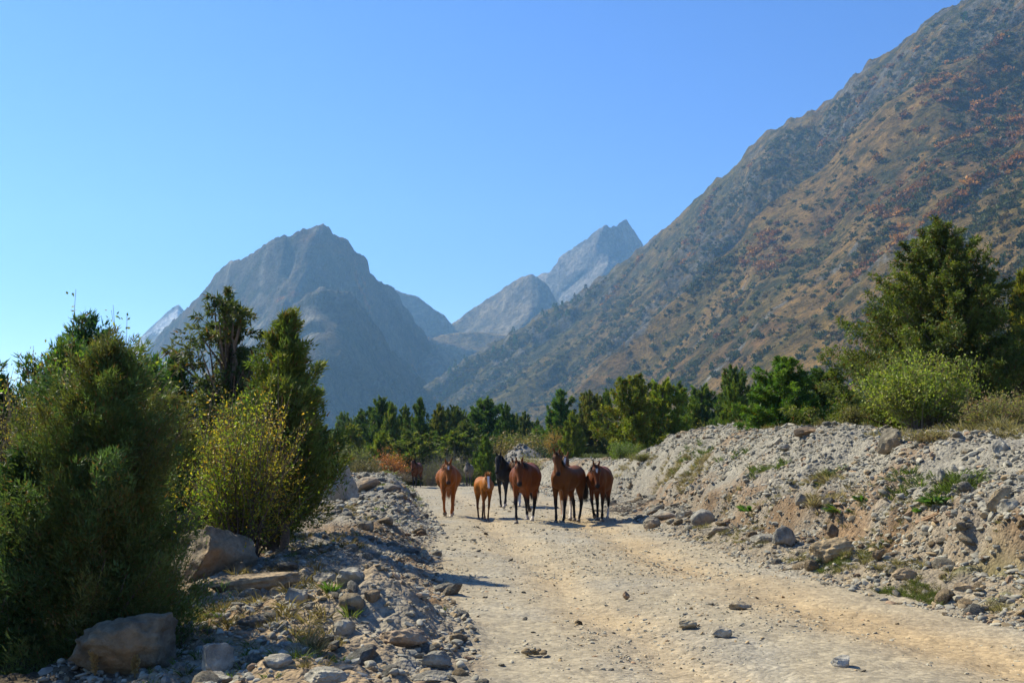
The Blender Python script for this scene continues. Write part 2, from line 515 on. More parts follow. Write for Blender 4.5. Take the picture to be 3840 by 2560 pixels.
# ---- right-hand slope
SIL_R = [(880, 960), (940, 915), (1000, 860), (1050, 825), (1100, 795), (1150, 770), (1210, 735), (1260, 705), (1300, 690), (1350, 650), (1400, 615), (1440, 590), (1480, 555), (1510, 530), (1530, 510), (1560, 490), (1600, 455), (1625, 425), (1640, 410), (1680, 385), (1700, 365), (1720, 325), (1740, 310), (1765, 290), (1790, 280), (1830, 262), (1870, 245), (1900, 225), (1930, 190), (1960, 160), (2000, 130), (2030, 108), (2060, 95), (2090, 70), (2110, 50), (2150, 20), (2200, 0), (2300, -60), (2400, -130), (2700, -330)]
fa = np.array([-.218, .976])     # along the valley side
def ab(X, Y):
    return X * fa[0] + Y * fa[1], X * .976 + Y * .218 - 263.0
def rel_R(X, Y, Z, T, U):
    a, b = ab(X, Y)
    w1 = fbm(X * .004, Y * .004, 201, 3) * 60
    big = ridged((a + w1) / 230., b / 900., 211, 2, .35)
    med = ridged((a + w1 * .6 + b * .12) / 75., b / 330., 221, 3, .42)
    fin = ridged((a + w1 * .3) / 17., b / 60., 231, 4, .6)
    rocky = sstep(.0, .6, fbm(a / 190., b / 260., 241, 4) + (T - .62) * 1.5)
    craggy = ridged(X / 26., (Y + Z) / 26., 251, 4, .6)
    rel = (1 - big) * 95 + (1 - med) * 34 * (.45 + .7 * rocky) + (1 - fin) * 6 * (.3 + .9 * rocky) + (1 - craggy) * 10 * rocky
    return rel * np.clip(.25 + T, 0, 1), (big, med, fin, rocky, craggy)
def col_R(X, Y, Z, T, U, sh):
    big, med, fin, rocky, craggy = sh
    a, b = ab(X, Y)
    n = fbm(a / 40., b / 130., 261, 4); n2 = fbm(X / 11., (Y + Z) / 11., 271, 3)
    grass = np.array([.22, .145, .05]); ol = np.array([.12, .10, .03]); rock = np.array([.125, .12, .105]); pal = np.array([.22, .205, .17]); red = np.array([.14, .075, .035])
    c = np.broadcast_to(grass, X.shape + (3,))
    c = mixg(c, ol, np.clip(sstep(-.2, .6, n) * .8 + sstep(.12, -.02, U) * .7 + sstep(.55, .9, T) * .35, 0, 1))
    c = mixg(c, red, sstep(.1, .7, fbm(a / 70., b / 70., 281, 4)) * .5)
    c = mixg(c, np.array([.05, .055, .022]), sstep(.05, .5, n2 + rocky * .5 - .15) * .75)
    c = mixg(c, np.array([.045, .055, .022]), sstep(.0, .45, fbm(a / 55., b / 240., 263, 4) + .25 * sstep(.3, .8, T)) * sstep(-.4, .3, n2) * .7)
    c = mixg(c, rock, rocky * sstep(.35, .7, craggy + n2 * .2))
    c = mixg(c, pal, rocky * sstep(.72, .92, craggy) * .8)
    # scree runs: narrow, along the fall line
    k = (a + fbm(a / 60, b / 60, 291, 3) * 16 + b * .03) / 115.
    fr = np.abs(k - np.round(k)) * 115.
    hh = _h(np.round(k), np.zeros_like(k), 5)
    wid = 4 + 9 * hh
    run = sstep(wid, wid * .6, fr) * sstep(.05 + hh * .3, .12 + hh * .3, T) * sstep(.35 + hh * .5, .25 + hh * .5, T) * (hh > .25)
    c = mixg(c, np.array([.19, .185, .165]), run * sstep(-.5, .1, fbm(X / 5, Y / 12, 301, 3)))
    return c
RX = massif("mountain_slope", SIL_R, -.118, .60, 580, 350,
            [(-.12, 2150), (0, 2250), (.1, 2150), (.2, 1950), (.3, 1750), (.394, 1600), (.6, 1300)],
            [(-.118, 2000), (-.09, 1600), (-.05, 1350), (0, 1150), (.1, 830), (.2, 620), (.3, 500), (.45, 390), (.6, 320)], 3.0,
            rel_R, col_R, M_SLOPE, "steep brown and green mountainside filling the right of the view", jag=.0040, jagf=120., g=1.0, seed=300)

# ---- peak left of centre, its spur, and what stands behind
SIL_M = [(200, 1000), (280, 880), (345, 785), (360, 760), (400, 722), (440, 685), (470, 655), (490, 625), (505, 605), (530, 590), (580, 570), (600, 558), (620, 545), (640, 534), (655, 533), (665, 537), (680, 525), (700, 518), (725, 511), (745, 512), (755, 516), (765, 528), (785, 538), (800, 542), (812, 568), (835, 578), (845, 590), (850, 618), (865, 632), (885, 642), (905, 652), (915, 665), (925, 690), (945, 712), (955, 735), (972, 750), (985, 775), (1000, 785), (1020, 800), (1040, 812), (1058, 822), (1070, 836), (1100, 880), (1150, 960), (1200, 1010)]
def rel_M(X, Y, Z, T, U):
    w1 = fbm(X * .002, Y * .002, 401, 3) * 120
    big = ridged((X + Y * .3 + w1) / 400., (Y - X * .3) / 1100., 419, 2, .3)
    med = ridged((X - Y * .35 + w1 * .8) / 150., (Y + X * .3) / 420., 421, 3, .4)
    cr = ridged(X / 50., (Y + Z) / 70., 431, 4, .5)
    return ((1 - big) * 190 + (1 - med) * 75 + (1 - cr) * 15) * np.clip(1.15 - .5 * T, .3, 1), (big, med, cr)
def col_M(X, Y, Z, T, U, sh):
    big, med, cr = sh
    c = np.broadcast_to(np.array([.10, .088, .068]), X.shape + (3,))
    c = mixg(c, np.array([.095, .07, .03]), sstep(-.1, .5, fbm(X / 130, Y / 130, 441, 5)) * .8)
    c = mixg(c, np.array([.26, .245, .21]), sstep(.62, .85, med) * sstep(-.1, .5, fbm(X / 70, (Y + Z) / 70, 445, 4)))
    c = mixg(c, np.array([.035, .045, .02]), sstep(.1, .5, fbm(X / 38, (Y + Z) / 38, 446, 4)) * .75)
    c = mixg(c, np.array([.32, .13, .045]), sstep(.2, .45, fbm(X / 24, (Y + Z) / 24, 451, 4)) * sstep(-.2, .4, fbm(X / 160, Y / 120, 461, 3) + .35 - T) * .9)
    c = mixg(c, np.array([.15, .085, .035]), sstep(.3, .7, fbm(X / 60, Z / 60, 471, 4)) * .6 * sstep(.3, .8, T))
    return c
massif("mountain_peak", SIL_M, -.42, .0, 520, 240, [(-.43, 2950), (-.32, 2850), (-.167, 2500), (-.05, 3000), (0, 3050)], [(-.43, 2550), (-.32, 2350), (-.2, 1850), (-.15, 1800), (-.06, 2450), (0, 2600)], 10,
       rel_M, col_M, M_MOUNT, "hazy blue rocky peak standing left of the valley gap", jag=.0020, jagf=300., g=.92, seed=400, slant=.05)
SIL_S = [(480, 1000), (540, 930), (580, 860), (610, 790), (640, 745), (655, 715), (680, 690), (705, 668), (735, 655), (760, 658), (790, 662), (810, 668), (835, 700), (860, 735), (880, 762), (900, 800), (940, 835), (970, 862), (1000, 900), (1040, 960)]
massif("mountain_spur", SIL_S, -.28, -.045, 330, 170, [(-.28, 2350), (-.169, 2080), (-.05, 2420)], [(-.28, 2050), (-.185, 1600), (-.06, 2150)], 8,
       lambda X, Y, Z, T, U: (lambda r: (r[0] * .6, r[1]))(rel_M(X + 900, Y, Z, T, U)), col_M, M_MOUNT, "lower rocky spur in front of the hazy left peak", jag=.002, jagf=300., g=.95, seed=450, slant=.03)

def rel_F(sc, amp):
    def f(X, Y, Z, T, U):
        w1 = fbm(X / 800 / sc, Y / 800 / sc, 501, 3) * 160 * sc
        big = ridged((X - Y * .5 + w1) / 420. / sc, Y / 900. / sc, 511, 3, .4)
        cr = ridged(X / 90. / sc, (Y + Z) / 110. / sc, 531, 5, .6)
        return ((1 - big) * 110 + (1 - cr) * 35) * amp * np.clip(1.1 - .4 * T, .3, 1), (big, cr)
    return f
def col_F(base, hi, gr=None):
    def f(X, Y, Z, T, U, sh):
        c = np.broadcast_to(np.array(base), X.shape + (3,))
        c = mixg(c, np.array(hi), sstep(.55, .9, sh[1]))
        if gr is not None: c = mixg(c, np.array(gr), sstep(-.2, .4, fbm(X / 300, Y / 300, 541, 4)) * sstep(.95, .4, T))
        return c
    return f
SIL_1 = [(820, 640), (880, 650), (925, 671), (945, 674), (962, 681), (985, 700), (1003, 711), (1020, 722), (1034, 738), (1060, 770), (1120, 850)]
massif("distant_ridge", SIL_1, -.145, -.015, 160, 70, [(-.4, 3600), (0, 3600)], [(-.4, 3150), (0, 3150)], 60,
       rel_F(.75, .7), col_F([.17, .15, .12], [.25, .23, .2]), M_FAR, "blue distant ridge falling into the valley gap", jag=.0008, seed=500)
SIL_2 = [(960, 800), (1005, 766), (1040, 738), (1070, 715), (1110, 690), (1140, 670), (1180, 642), (1200, 633), (1221, 625), (1235, 633), (1262, 655), (1277, 685), (1290, 700), (1350, 780), (1420, 860)]
massif("distant_ridge", SIL_2, -.09, .10, 200, 90, [(-.09, 3700), (.017, 3400), (.1, 3750)], [(-.09, 3100), (.017, 2800), (.1, 3350)], 60,
       rel_F(.7, .65), col_F([.19, .165, .12], [.30, .27, .22], [.24, .17, .09]), M_FAR, "distant brown ridge with a shaded right face below the twin summit", jag=.0010, jagf=300., seed=520, slant=.015)
SIL_3 = [(1200, 660), (1235, 629), (1262, 620), (1280, 600), (1283, 588), (1300, 575), (1340, 549), (1360, 535), (1385, 514), (1396, 513), (1403, 520), (1412, 519), (1425, 510), (1438, 503), (1450, 520), (1460, 532), (1476, 556), (1500, 600), (1560, 680)]
massif("distant_twin_peak", SIL_3, .0, .155, 220, 110, [(0, 4100), (.09, 3850), (.155, 4100)], [(0, 3700), (.085, 3300), (.155, 3750)], 90,
       rel_F(.8, .75), col_F([.24, .23, .22], [.38, .37, .35]), M_FAR, "pale jagged twin summit at the head of the valley", jag=.0016, jagf=300., seed=540, slant=.02)
SIL_4 = [(950, 800), (985, 778), (1010, 769), (1040, 764), (1080, 762), (1120, 763), (1160, 768), (1220, 780), (1300, 820)]
massif("grassy_saddle", SIL_4, -.092, .055, 120, 60, [(-.4, 3000), (0, 3000)], [(-.4, 2700), (0, 2700)], 50,
       rel_F(.5, .18), col_F([.32, .24, .12], [.30, .22, .12], [.32, .23, .11]), M_FAR, "smooth dry grass saddle in the valley gap", jag=.0003, seed=560)
SIL_5 = [(930, 830), (985, 772), (1000, 778), (1030, 785), (1060, 795), (1085, 800), (1120, 812), (1160, 850)]
massif("grassy_saddle", SIL_5, -.10, 0, 120, 60, [(-.4, 2920), (0, 2920)], [(-.4, 2650), (0, 2650)], 45,
       rel_F(.4, .25), col_F([.25, .18, .11], [.27, .24, .2], [.27, .17, .09]), M_FAR, "brown scree apron below the grass saddle", jag=.0006, seed=580)
# snowy shoulder behind the left peak
def col_snow(X, Y, Z, T, U, sh):
    c = np.broadcast_to(np.array([.20, .2, .2]), X.shape + (3,))
    return mixg(c, np.array([.88, .88, .88]), sstep(.995, .96, T) * sstep(-.5, -.25, fbm(X / 90, Z / 60, 591, 4)))
SIL_6 = [(150, 900), (250, 850), (300, 800), (330, 765), (350, 745), (370, 728), (388, 712), (400, 703), (410, 696), (425, 715), (480, 760), (560, 850)]
massif("snowy_ridge", SIL_6, -.41, -.23, 150, 80, [(-.5, 4100), (0, 4100)], [(-.5, 3500), (0, 3500)], 90,
       rel_F(.8, .5), col_snow, M_FAR, "snow-covered ridge showing behind the left shoulder of the peak", jag=.0008, seed=600)

# ---- air
hb = bpy.data.materials.new("haze_air"); hb.use_nodes = True
hn = hb.node_tree; hn.nodes.remove(hn.nodes["Principled BSDF"])
pv = hn.nodes.new("ShaderNodeVolumePrincipled")
pv.inputs["Color"].default_value = (.30, .60, 1.0, 1)
pv.inputs["Density"].default_value = 1.15e-4
pv.inputs["Anisotropy"].default_value = .35
hn.links.new(pv.outputs[0], hn.nodes["Material Output"].inputs["Volume"])
x0, x1, y0, y1, z0, z1 = -4300, 4300, -4300, 5000, -25, 1080
hv = [(x0, y0, z0), (x1, y0, z0), (x1, y1, z0), (x0, y1, z0), (x0, y0, z1), (x1, y0, z1), (x1, y1, z1), (x0, y1, z1)]
hf = [(0, 3, 2, 1), (4, 5, 6, 7), (0, 1, 5, 4), (1, 2, 6, 5), (2, 3, 7, 6), (3, 0, 4, 7)]
ho = link(bpy.data.objects.new("haze", npmesh("haze", np.array(hv), np.array(hf), hb, False)))
tag(ho, "thin blue haze filling the valley air", "haze", kind="stuff")
# ================================================================ stones
def ico(sub):
    import bmesh
    bm = bmesh.new(); bmesh.ops.create_icosphere(bm, subdivisions=sub, radius=1.0)
    v = np.array([p.co[:] for p in bm.verts]); f = np.array([[q.index for q in p.verts] for p in bm.faces])
    bm.free(); return v, f
ICO = {k: ico(k) for k in (1, 2, 3, 5)}

def vn3(p, seed, sc):
    return (fbm(p[:, 0] * sc + 9, p[:, 1] * sc, seed, 3) + fbm(p[:, 1] * sc + 3, p[:, 2] * sc, seed + 7, 3) + fbm(p[:, 2] * sc, p[:, 0] * sc + 5, seed + 13, 3)) / 3

def rock_shape(seed, sub=2, cuts=9, angular=.8, flat=.7, rough=.05):
    rg = np.random.RandomState(seed)
    v, f = ICO[sub]; v = v.copy()
    for i in range(cuts):
        n = rg.normal(size=3); n /= np.linalg.norm(n)
        d = rg.uniform(.45, .85) * (1 if angular > .5 else 1.15)
        k = v @ n - d
        v -= np.clip(k, 0, None)[:, None] * n * rg.uniform(.8, 1.0)
    v += v * vn3(v, seed, 1.3)[:, None] * .09
    if sub >= 3: v += v * vn3(v, seed + 50, 5.0)[:, None] * rough * 1.3
    if sub >= 5: v += v * vn3(v, seed + 60, 14.0)[:, None] * rough * .6
    v /= np.abs(v).max(0)
    v[:, 2] *= flat
    return v, f

STONE_ME = []
for i in range(12):
    vv, ff = rock_shape(100 + i, 2, 11, .8 if i % 4 else .3, 1.0)
    STONE_ME.append(npmesh("stone", vv, ff, M_ROCK, i % 4 == 0))
PEBBLE = []
for i in range(8):
    vv, ff = rock_shape(140 + i, 1 if i < 4 else 2, 6, .8 if i % 3 else .3, 1.0)
    PEBBLE.append(bpy.data.objects.new("pebble_shape", npmesh("pebble_shape", vv, ff, M_GRAVEL, i % 2 == 0)))

def gn_scatter(name, pts, rot, scl, tint, protos, label, cat, attr="col"):
    n = len(pts)
    me = bpy.data.meshes.new(name)
    me.vertices.add(n); me.vertices.foreach_set("co", np.asarray(pts, np.float32).ravel())
    for nm, a in (("rot", rot), ("scl", scl)):
        at = me.attributes.new(nm, 'FLOAT_VECTOR', 'POINT'); at.data.foreach_set("vector", np.asarray(a, np.float32).ravel())
    at = me.attributes.new(attr, 'FLOAT_COLOR', 'POINT')
    at.data.foreach_set("color", np.concatenate([tint, np.ones((n, 1))], 1).astype(np.float32).ravel())
    at = me.attributes.new("pid", 'INT', 'POINT'); at.data.foreach_set("value", np.random.RandomState(3).randint(0, len(protos), n).astype(np.int32))
    o = link(bpy.data.objects.new(name, me))
    g = bpy.data.node_groups.new(name, 'GeometryNodeTree')
    g.interface.new_socket("Geometry", in_out='INPUT', socket_type='NodeSocketGeometry')
    g.interface.new_socket("Geometry", in_out='OUTPUT', socket_type='NodeSocketGeometry')
    gi = g.nodes.new("NodeGroupInput"); go = g.nodes.new("NodeGroupOutput")
    jn = g.nodes.new("GeometryNodeJoinGeometry")
    for p in protos:
        oi = g.nodes.new("GeometryNodeObjectInfo"); oi.inputs["Object"].default_value = p
        oi.inputs["As Instance"].default_value = True
        g.links.new(oi.outputs["Geometry"], jn.inputs[0])
    ip = g.nodes.new("GeometryNodeInstanceOnPoints"); ip.inputs["Pick Instance"].default_value = True
    g.links.new(gi.outputs[0], ip.inputs["Points"]); g.links.new(jn.outputs[0], ip.inputs["Instance"])
    def na_(nm, t):
        k = g.nodes.new("GeometryNodeInputNamedAttribute"); k.data_type = t; k.inputs["Name"].default_value = nm
        return [s for s in k.outputs if s.enabled and s.name == "Attribute"][0]
    er = g.nodes.new("FunctionNodeEulerToRotation")
    g.links.new(na_("rot", 'FLOAT_VECTOR'), er.inputs[0]); g.links.new(er.outputs[0], ip.inputs["Rotation"])
    g.links.new(na_("scl", 'FLOAT_VECTOR'), ip.inputs["Scale"])
    g.links.new(na_("pid", 'INT'), ip.inputs["Instance Index"])
    g.links.new(ip.outputs[0], go.inputs[0])
    md = o.modifiers.new("scatter", 'NODES'); md.node_group = g
    tag(o, label, cat, kind="stuff")
    return o

rg = np.random.RandomState(11)
def stone_tint(n, warm=.5):
    base = np.array([[.40, .385, .36], [.33, .33, .325], [.46, .43, .38], [.42, .33, .23], [.28, .27, .26], [.38, .27, .20]])
    pr = np.array([.30, .24, .2, .16 * warm * 2, .08, .04]); pr /= pr.sum()
    c = base[rg.choice(len(base), n, p=pr)]
    return c * rg.uniform(.7, 1.2, (n, 1)) * np.array([.72, .70, .60])

def zone_points(n, ymin, ymax, smin, smax, side, power=1.6):
    """points on a strip; side -1: left of the road, +1: right of it, 0: on the road"""
    t = rg.uniform(0, 1, n)
    y = ymin * (ymax / ymin) ** (t ** power)
    q = smin + (smax - smin) * rg.uniform(0, 1, n)
    if side < 0: x = road_left(y) - q
    elif side > 0: x = road_right(y) + q
    else: x = road_left(y) + (road_right(y) - road_left(y)) * rg.uniform(-.02, 1.02, n)
    return x, y

P_, S_, R_, T_ = [], [], [], []
def scatter(n, ymin, ymax, smin, smax, side, s0, s1, dens_sc, thr, warm=.5, power=1.0, flat=(.35, .8)):
    x, y = zone_points(int(n), ymin, ymax, smin, smax, side, power)
    m = fbm(x * dens_sc, y * dens_sc, 700 + side, 3) + rg.uniform(-.5, .5, len(x)) > thr
    if side > 0:
        q = x - road_right(y)
        m &= ~((q > .85) & (q < 1.75) & (y < 38) & (rg.uniform(0, 1, len(x)) < .2))
    x, y = x[m], y[m]
    k = len(x)
    sz = s0 * (s1 / s0) ** (rg.uniform(0, 1, k) ** 2.6)
    z = height(x, y) + sz * .1
    P_.append(np.stack([x, y, z], -1))
    S_.append(np.stack([sz * rg.uniform(.8, 1.5, k), sz * rg.uniform(.7, 1.1, k), sz * rg.uniform(*flat, k)], -1))
    R_.append(np.stack([rg.normal(0, .35, k), rg.normal(0, .35, k), rg.uniform(0, 6.28, k)], -1))
    T_.append(stone_tint(k, warm) * (np.array([1.28, 1.22, 1.1]) if side == 0 else 1.0))
scatter(36000, 6, 26, 0, 3.0, -1, .006, .045, .9, -.05, .6, 1.0)
scatter(24000, 22, 64, -.2, 3.2, -1, .012, .075, .9, -.2, .2, 1.0)
scatter(16000, 6, 24, -.2, 1.6, 1, .008, .055, .9, -.2, .7, 1.0)
scatter(52000, 11, 40, .8, 5.2, 1, .010, .06, .7, -.3, .3, 1.0)
scatter(14000, 26, 62, -.3, 5, 1, .02, .085, .7, -.2, .2, 1.0)
scatter(16000, 6, 20, 0, 0, 0, .005, .022, .8, .1, .6, 1.1, (.3, .7))
scatter(11000, 14, 62, 0, 0, 0, .008, .034, .5, .05, .4, 1.0, (.3, .6))
gn_scatter("gravel", np.concatenate(P_), np.concatenate(R_), np.concatenate(S_), np.concatenate(T_), PEBBLE,
           "loose gravel and pebbles strewn over the banks and the track", "gravel")

def stones(parent, n, ymin, ymax, smin, smax, side, s0, s1, warm, flat=(.5, .9)):
    x, y = zone_points(n, ymin, ymax, smin, smax, side, 1.0)
    z = height(x, y)
    tt = stone_tint(n, warm)
    for i in range(n):
        sz = s0 * (s1 / s0) ** (rg.uniform() ** 2.0) * (1 + .018 * (y[i] - 8))
        o = bpy.data.objects.new("stone", STONE_ME[rg.randint(12)])
        o.location = (x[i], y[i], z[i] + sz * .15)
        o.scale = (sz * rg.uniform(.9, 1.6), sz * rg.uniform(.7, 1.1), sz * rg.uniform(*flat))
        o.rotation_euler = (rg.normal(0, .3), rg.normal(0, .3), rg.uniform(0, 6.28))
        o.color = (*tt[i], 1)
        link(o, parent)
stones(O_berm, 300, 6.5, 46, .0, 2.8, -1, .035, .115, .6)
stones(O_bank, 190, 9, 42, .0, 1.3, 1, .035, .11, .7)
stones(O_bank, 110, 12, 42, 1.4, 4.4, 1, .035, .09, .3)
stones(O_road, 120, 6.5, 40, 0, 0, 0, .02, .045, .6, (.25, .5))

# boulders one can name: (x0,y0,x1,y1 in the photo), colour, seed, flatness, yaw, label
def boulder(x0, y0, x1, y1, colr, seed, label, depth=1.0, tilt=(0, 0), ang=.8, rz=0.0, name="boulder", Y=None, sink=.12, cuts=9):
    cx = (x0 + x1) / 2
    if Y is None:
        X, Yd, Z = hit(cx, y1)
    else:
        u, _ = ray(cx, y1); X, Yd = float(u * Y), Y; Z = CAMZ + float(ray(cx, y1)[1]) * Y
    wd = (x1 - x0) / F * Yd / 2 * 1.12
    ht = (y1 - y0) / F * Yd
    dp = wd * depth
    vv, ff = rock_shape(seed, 5 if (x1 - x0) > 110 else 3, cuts, ang, 1.0, .13)
    vv = vv * np.array([wd, dp, ht * (.5 + sink)])
    o = bpy.data.objects.new(name, npmesh(name, vv, ff, M_ROCK, (x1 - x0) > 110 or ang < .5))
    o.location = (X, Yd + dp * .75, Z + ht * (.5 - sink))
    o.rotation_euler = (tilt[0], tilt[1], rz)
    o.color = (colr[0] * .72, colr[1] * .69, colr[2] * .60, 1)
    COL.objects.link(o)
    tag(o, label, "boulder")
    return o
GR = (.34, .335, .32); PL = (.47, .46, .43); TN = (.44, .35, .25); BR = (.27, .21, .15); DK = (.15, .145, .14)
boulder(234, 2325, 703, 2555, (.30, .25, .185), 11, "largest tan boulder with a flat top at the lower left corner under the junipers", .62, (0, -.04), cuts=11)
boulder(735, 2422, 860, 2548, PL, 12, "pale pointed stone standing upright beside the big tan boulder", .8)
boulder(620, 1975, 921, 2180, (.37, .32, .26), 13, "large orange-stained boulder with lichen between the two left junipers", .9)
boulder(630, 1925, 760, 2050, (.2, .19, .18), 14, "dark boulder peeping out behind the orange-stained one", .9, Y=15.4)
boulder(703, 2150, 1090, 2230, TN, 15, "long low tan slab lying across the rubble left of the track", .35, (0, -.12), rz=.15)
boulder(1058, 2196, 1143, 2268, PL, 16, "blue-white angular stone at the end of the long tan slab", .8)
boulder(1008, 2200, 1058, 2250, TN, 17, "small rusty tan stone leaning on the blue-white one", .8)
boulder(1171, 2135, 1284, 2198, GR, 18, "grey wedge-shaped stone with a sharp peak above the green grass tuft", .8)
boulder(1262, 2130, 1360, 2190, PL, 19, "light grey block behind the grey wedge-shaped stone", .8)
boulder(1268, 2226, 1357, 2287, (.36, .30, .22), 20, "rounded brown-grey stone in the rubble below the light grey block", .9, ang=.3)
boulder(1357, 2205, 1420, 2262, BR, 21, "dark brown angular stone on the near dirt mound's left shoulder", .8)
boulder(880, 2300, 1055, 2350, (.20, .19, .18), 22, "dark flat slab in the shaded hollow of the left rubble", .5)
boulder(1418, 2357, 1595, 2428, (.43, .34, .27), 23, "pinkish tan wedge-shaped slab at the foot of the dirt mound", .7, (0, .12))
boulder(1248, 2325, 1325, 2381, PL, 24, "white wedge of rock on the crest of the near left rubble", .8)
boulder(1571, 2438, 1690, 2500, (.42, .41, .38), 25, "long pale stone with a rounded back near the left track edge", .45, (0, .2))
boulder(990, 2455, 1090, 2500, PL, 26, "pale flat stone low on the near left rubble", .6, ang=.3)
boulder(1260, 2462, 1335, 2500, GR, 27, "smooth grey oval cobble in the near left rubble", .7, ang=.3)
boulder(1115, 2508, 1290, 2575, PL, 28, "broad whitish stone cut by the bottom edge of the picture", .7)
boulder(750, 2520, 870, 2580, GR, 29, "grey stone at the bottom edge beside the upright pale one", .8)
boulder(1545, 2520, 1690, 2565, GR, 30, "flat grey stone at the bottom edge below the long pale stone", .6)
boulder(1340, 2420, 1415, 2470, DK, 31, "dark grey rounded stone left of the pinkish tan slab", .8, ang=.3)
boulder(1190, 1733, 1330, 1940, (.52, .51, .48), 32, "biggest pale angular boulder behind the trunk of the second juniper", .9, (0, .12), Y=25)
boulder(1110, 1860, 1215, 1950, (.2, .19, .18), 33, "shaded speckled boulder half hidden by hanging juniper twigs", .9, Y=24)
boulder(1310, 1790, 1412, 1842, (.42, .36, .30), 34, "tilted brownish block on top of the left rubble bank", .9, (0, -.35))
boulder(1440, 1814, 1500, 1846, (.25, .245, .24), 35, "dark grey rounded boulder on the far rubble bank beside the lone bay horse", .9, ang=.3)
boulder(1337, 1950, 1395, 1992, (.31, .29, .26), 36, "brown-grey boulder half way along the left rubble bank", .9)
boulder(1255, 1888, 1292, 1912, (.36, .38, .40), 37, "small bluish rounded stone on the left rubble bank near the big pale boulder", .9, ang=.3)
boulder(864, 2107, 921, 2165, (.27, .21, .15), 38, "brown stump-like stone at the foot of the yellow-green shrub", .9, ang=.3)
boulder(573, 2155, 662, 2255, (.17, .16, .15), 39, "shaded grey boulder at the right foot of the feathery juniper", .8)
boulder(2398, 1934, 2478, 1982, (.31, .29, .26), 41, "square-cut brown-grey block at the left end of the row right of the track", .9)
boulder(2442, 1910, 2545, 1948, (.37, .36, .34), 42, "broad rounded grey boulder behind the square-cut block", .8, ang=.3)
boulder(2540, 1905, 2613, 1945, PL, 43, "pale sloping boulder between two rounded grey ones at the bank foot", .8)
boulder(2592, 1908, 2682, 1972, (.36, .36, .36), 44, "rounded blue-grey boulder with a dark right side at the bank foot", .8, ang=.3)
boulder(2641, 1972, 2745, 2006, (.36, .33, .29), 45, "low flat grey-brown rock below the rounded blue-grey boulder", .6)
boulder(2814, 2003, 2915, 2042, GR, 46, "low slanted grey rock left of the tall grey boulder", .6)
boulder(2910, 1972, 2992, 2053, (.34, .34, .33), 47, "tall grey boulder standing at the foot of the right bank", .8)
boulder(3109, 1970, 3162, 2026, BR, 48, "upright brown stone just behind the large peach slab", .8)
boulder(3052, 2022, 3202, 2106, (.55, .44, .30), 49, "large peach-coloured slab at the foot of the right bank", .6, (.15, -.15), cuts=6)
boulder(3040, 2080, 3082, 2112, GR, 50, "small grey stone propped against the left of the peach slab", .8)
boulder(3278, 2056, 3325, 2098, BR, 51, "dark brown pointed stone right of the large peach slab", .8)
boulder(3361, 2130, 3452, 2168, TN, 52, "flat tan rock in the short green grass at the right", .6)
boulder(3588, 2182, 3655, 2216, TN, 53, "smaller flat tan rock farther right in the grass", .6)
boulder(3515, 1758, 3549, 1812, PL, 54, "white stone standing upright high on the right gravel slope", .8)
boulder(3609, 1772, 3661, 1820, (.25, .25, .245), 55, "dark grey pointed stone beside the upright white one on the slope", .8)
boulder(3700, 1830, 3812, 1900, (.50, .41, .29), 56, "long log-shaped tan rock slanting on the right bank", .3, (0, -.5), name="rock_beam")
boulder(3755, 1870, 3838, 1922, PL, 57, "big pale rock at the right edge beside the log-shaped rock", .8)
boulder(3733, 1643, 3790, 1698, (.48, .48, .47), 58, "blue-white slanting rock on the bank crest near the right edge", .6, (0, -.6))
boulder(3295, 1603, 3400, 1692, (.26, .24, .20), 59, "massive flat-topped grey-brown block on the crest under the bright green shrub", .8, cuts=7, ang=.9)
boulder(2990, 1596, 3100, 1632, (.22, .17, .13), 60, "lumpy brown clod of earth and stones on top of the gravel bank", .8)
boulder(2900, 1640, 2945, 1665, PL, 61, "pale flat stone on the crest left of the brown clod", .7)
boulder(2925, 1663, 2982, 1690, (.3, .31, .32), 62, "blue-grey stone just below the crest of the gravel bank", .7)
boulder(2984, 1858, 3032, 1902, (.38, .35, .31), 63, "rounded mottled stone half way up the right bank", .8, ang=.3)
boulder(3095, 1868, 3130, 1900, DK, 64, "dark angular stone next to the green weeds on the bank", .8)
boulder(2670, 2350, 2745, 2392, (.52, .48, .42), 65, "flat whitish stone set in the middle of the track", .7)
boulder(3128, 2450, 3200, 2500, (.52, .52, .52), 66, "pale blue wedge of stone lying on the near track at the right", .8)
boulder(2337, 2218, 2366, 2250, (.42, .30, .22), 67, "small reddish stone standing in the middle of the track", .8)
boulder(2545, 2325, 2612, 2356, (.50, .44, .34), 68, "tan tilted stone stuck in the middle of the track", .6)
boulder(2738, 2258, 2818, 2286, (.45, .39, .31), 69, "low tan slab in the track right of the centre", .6)

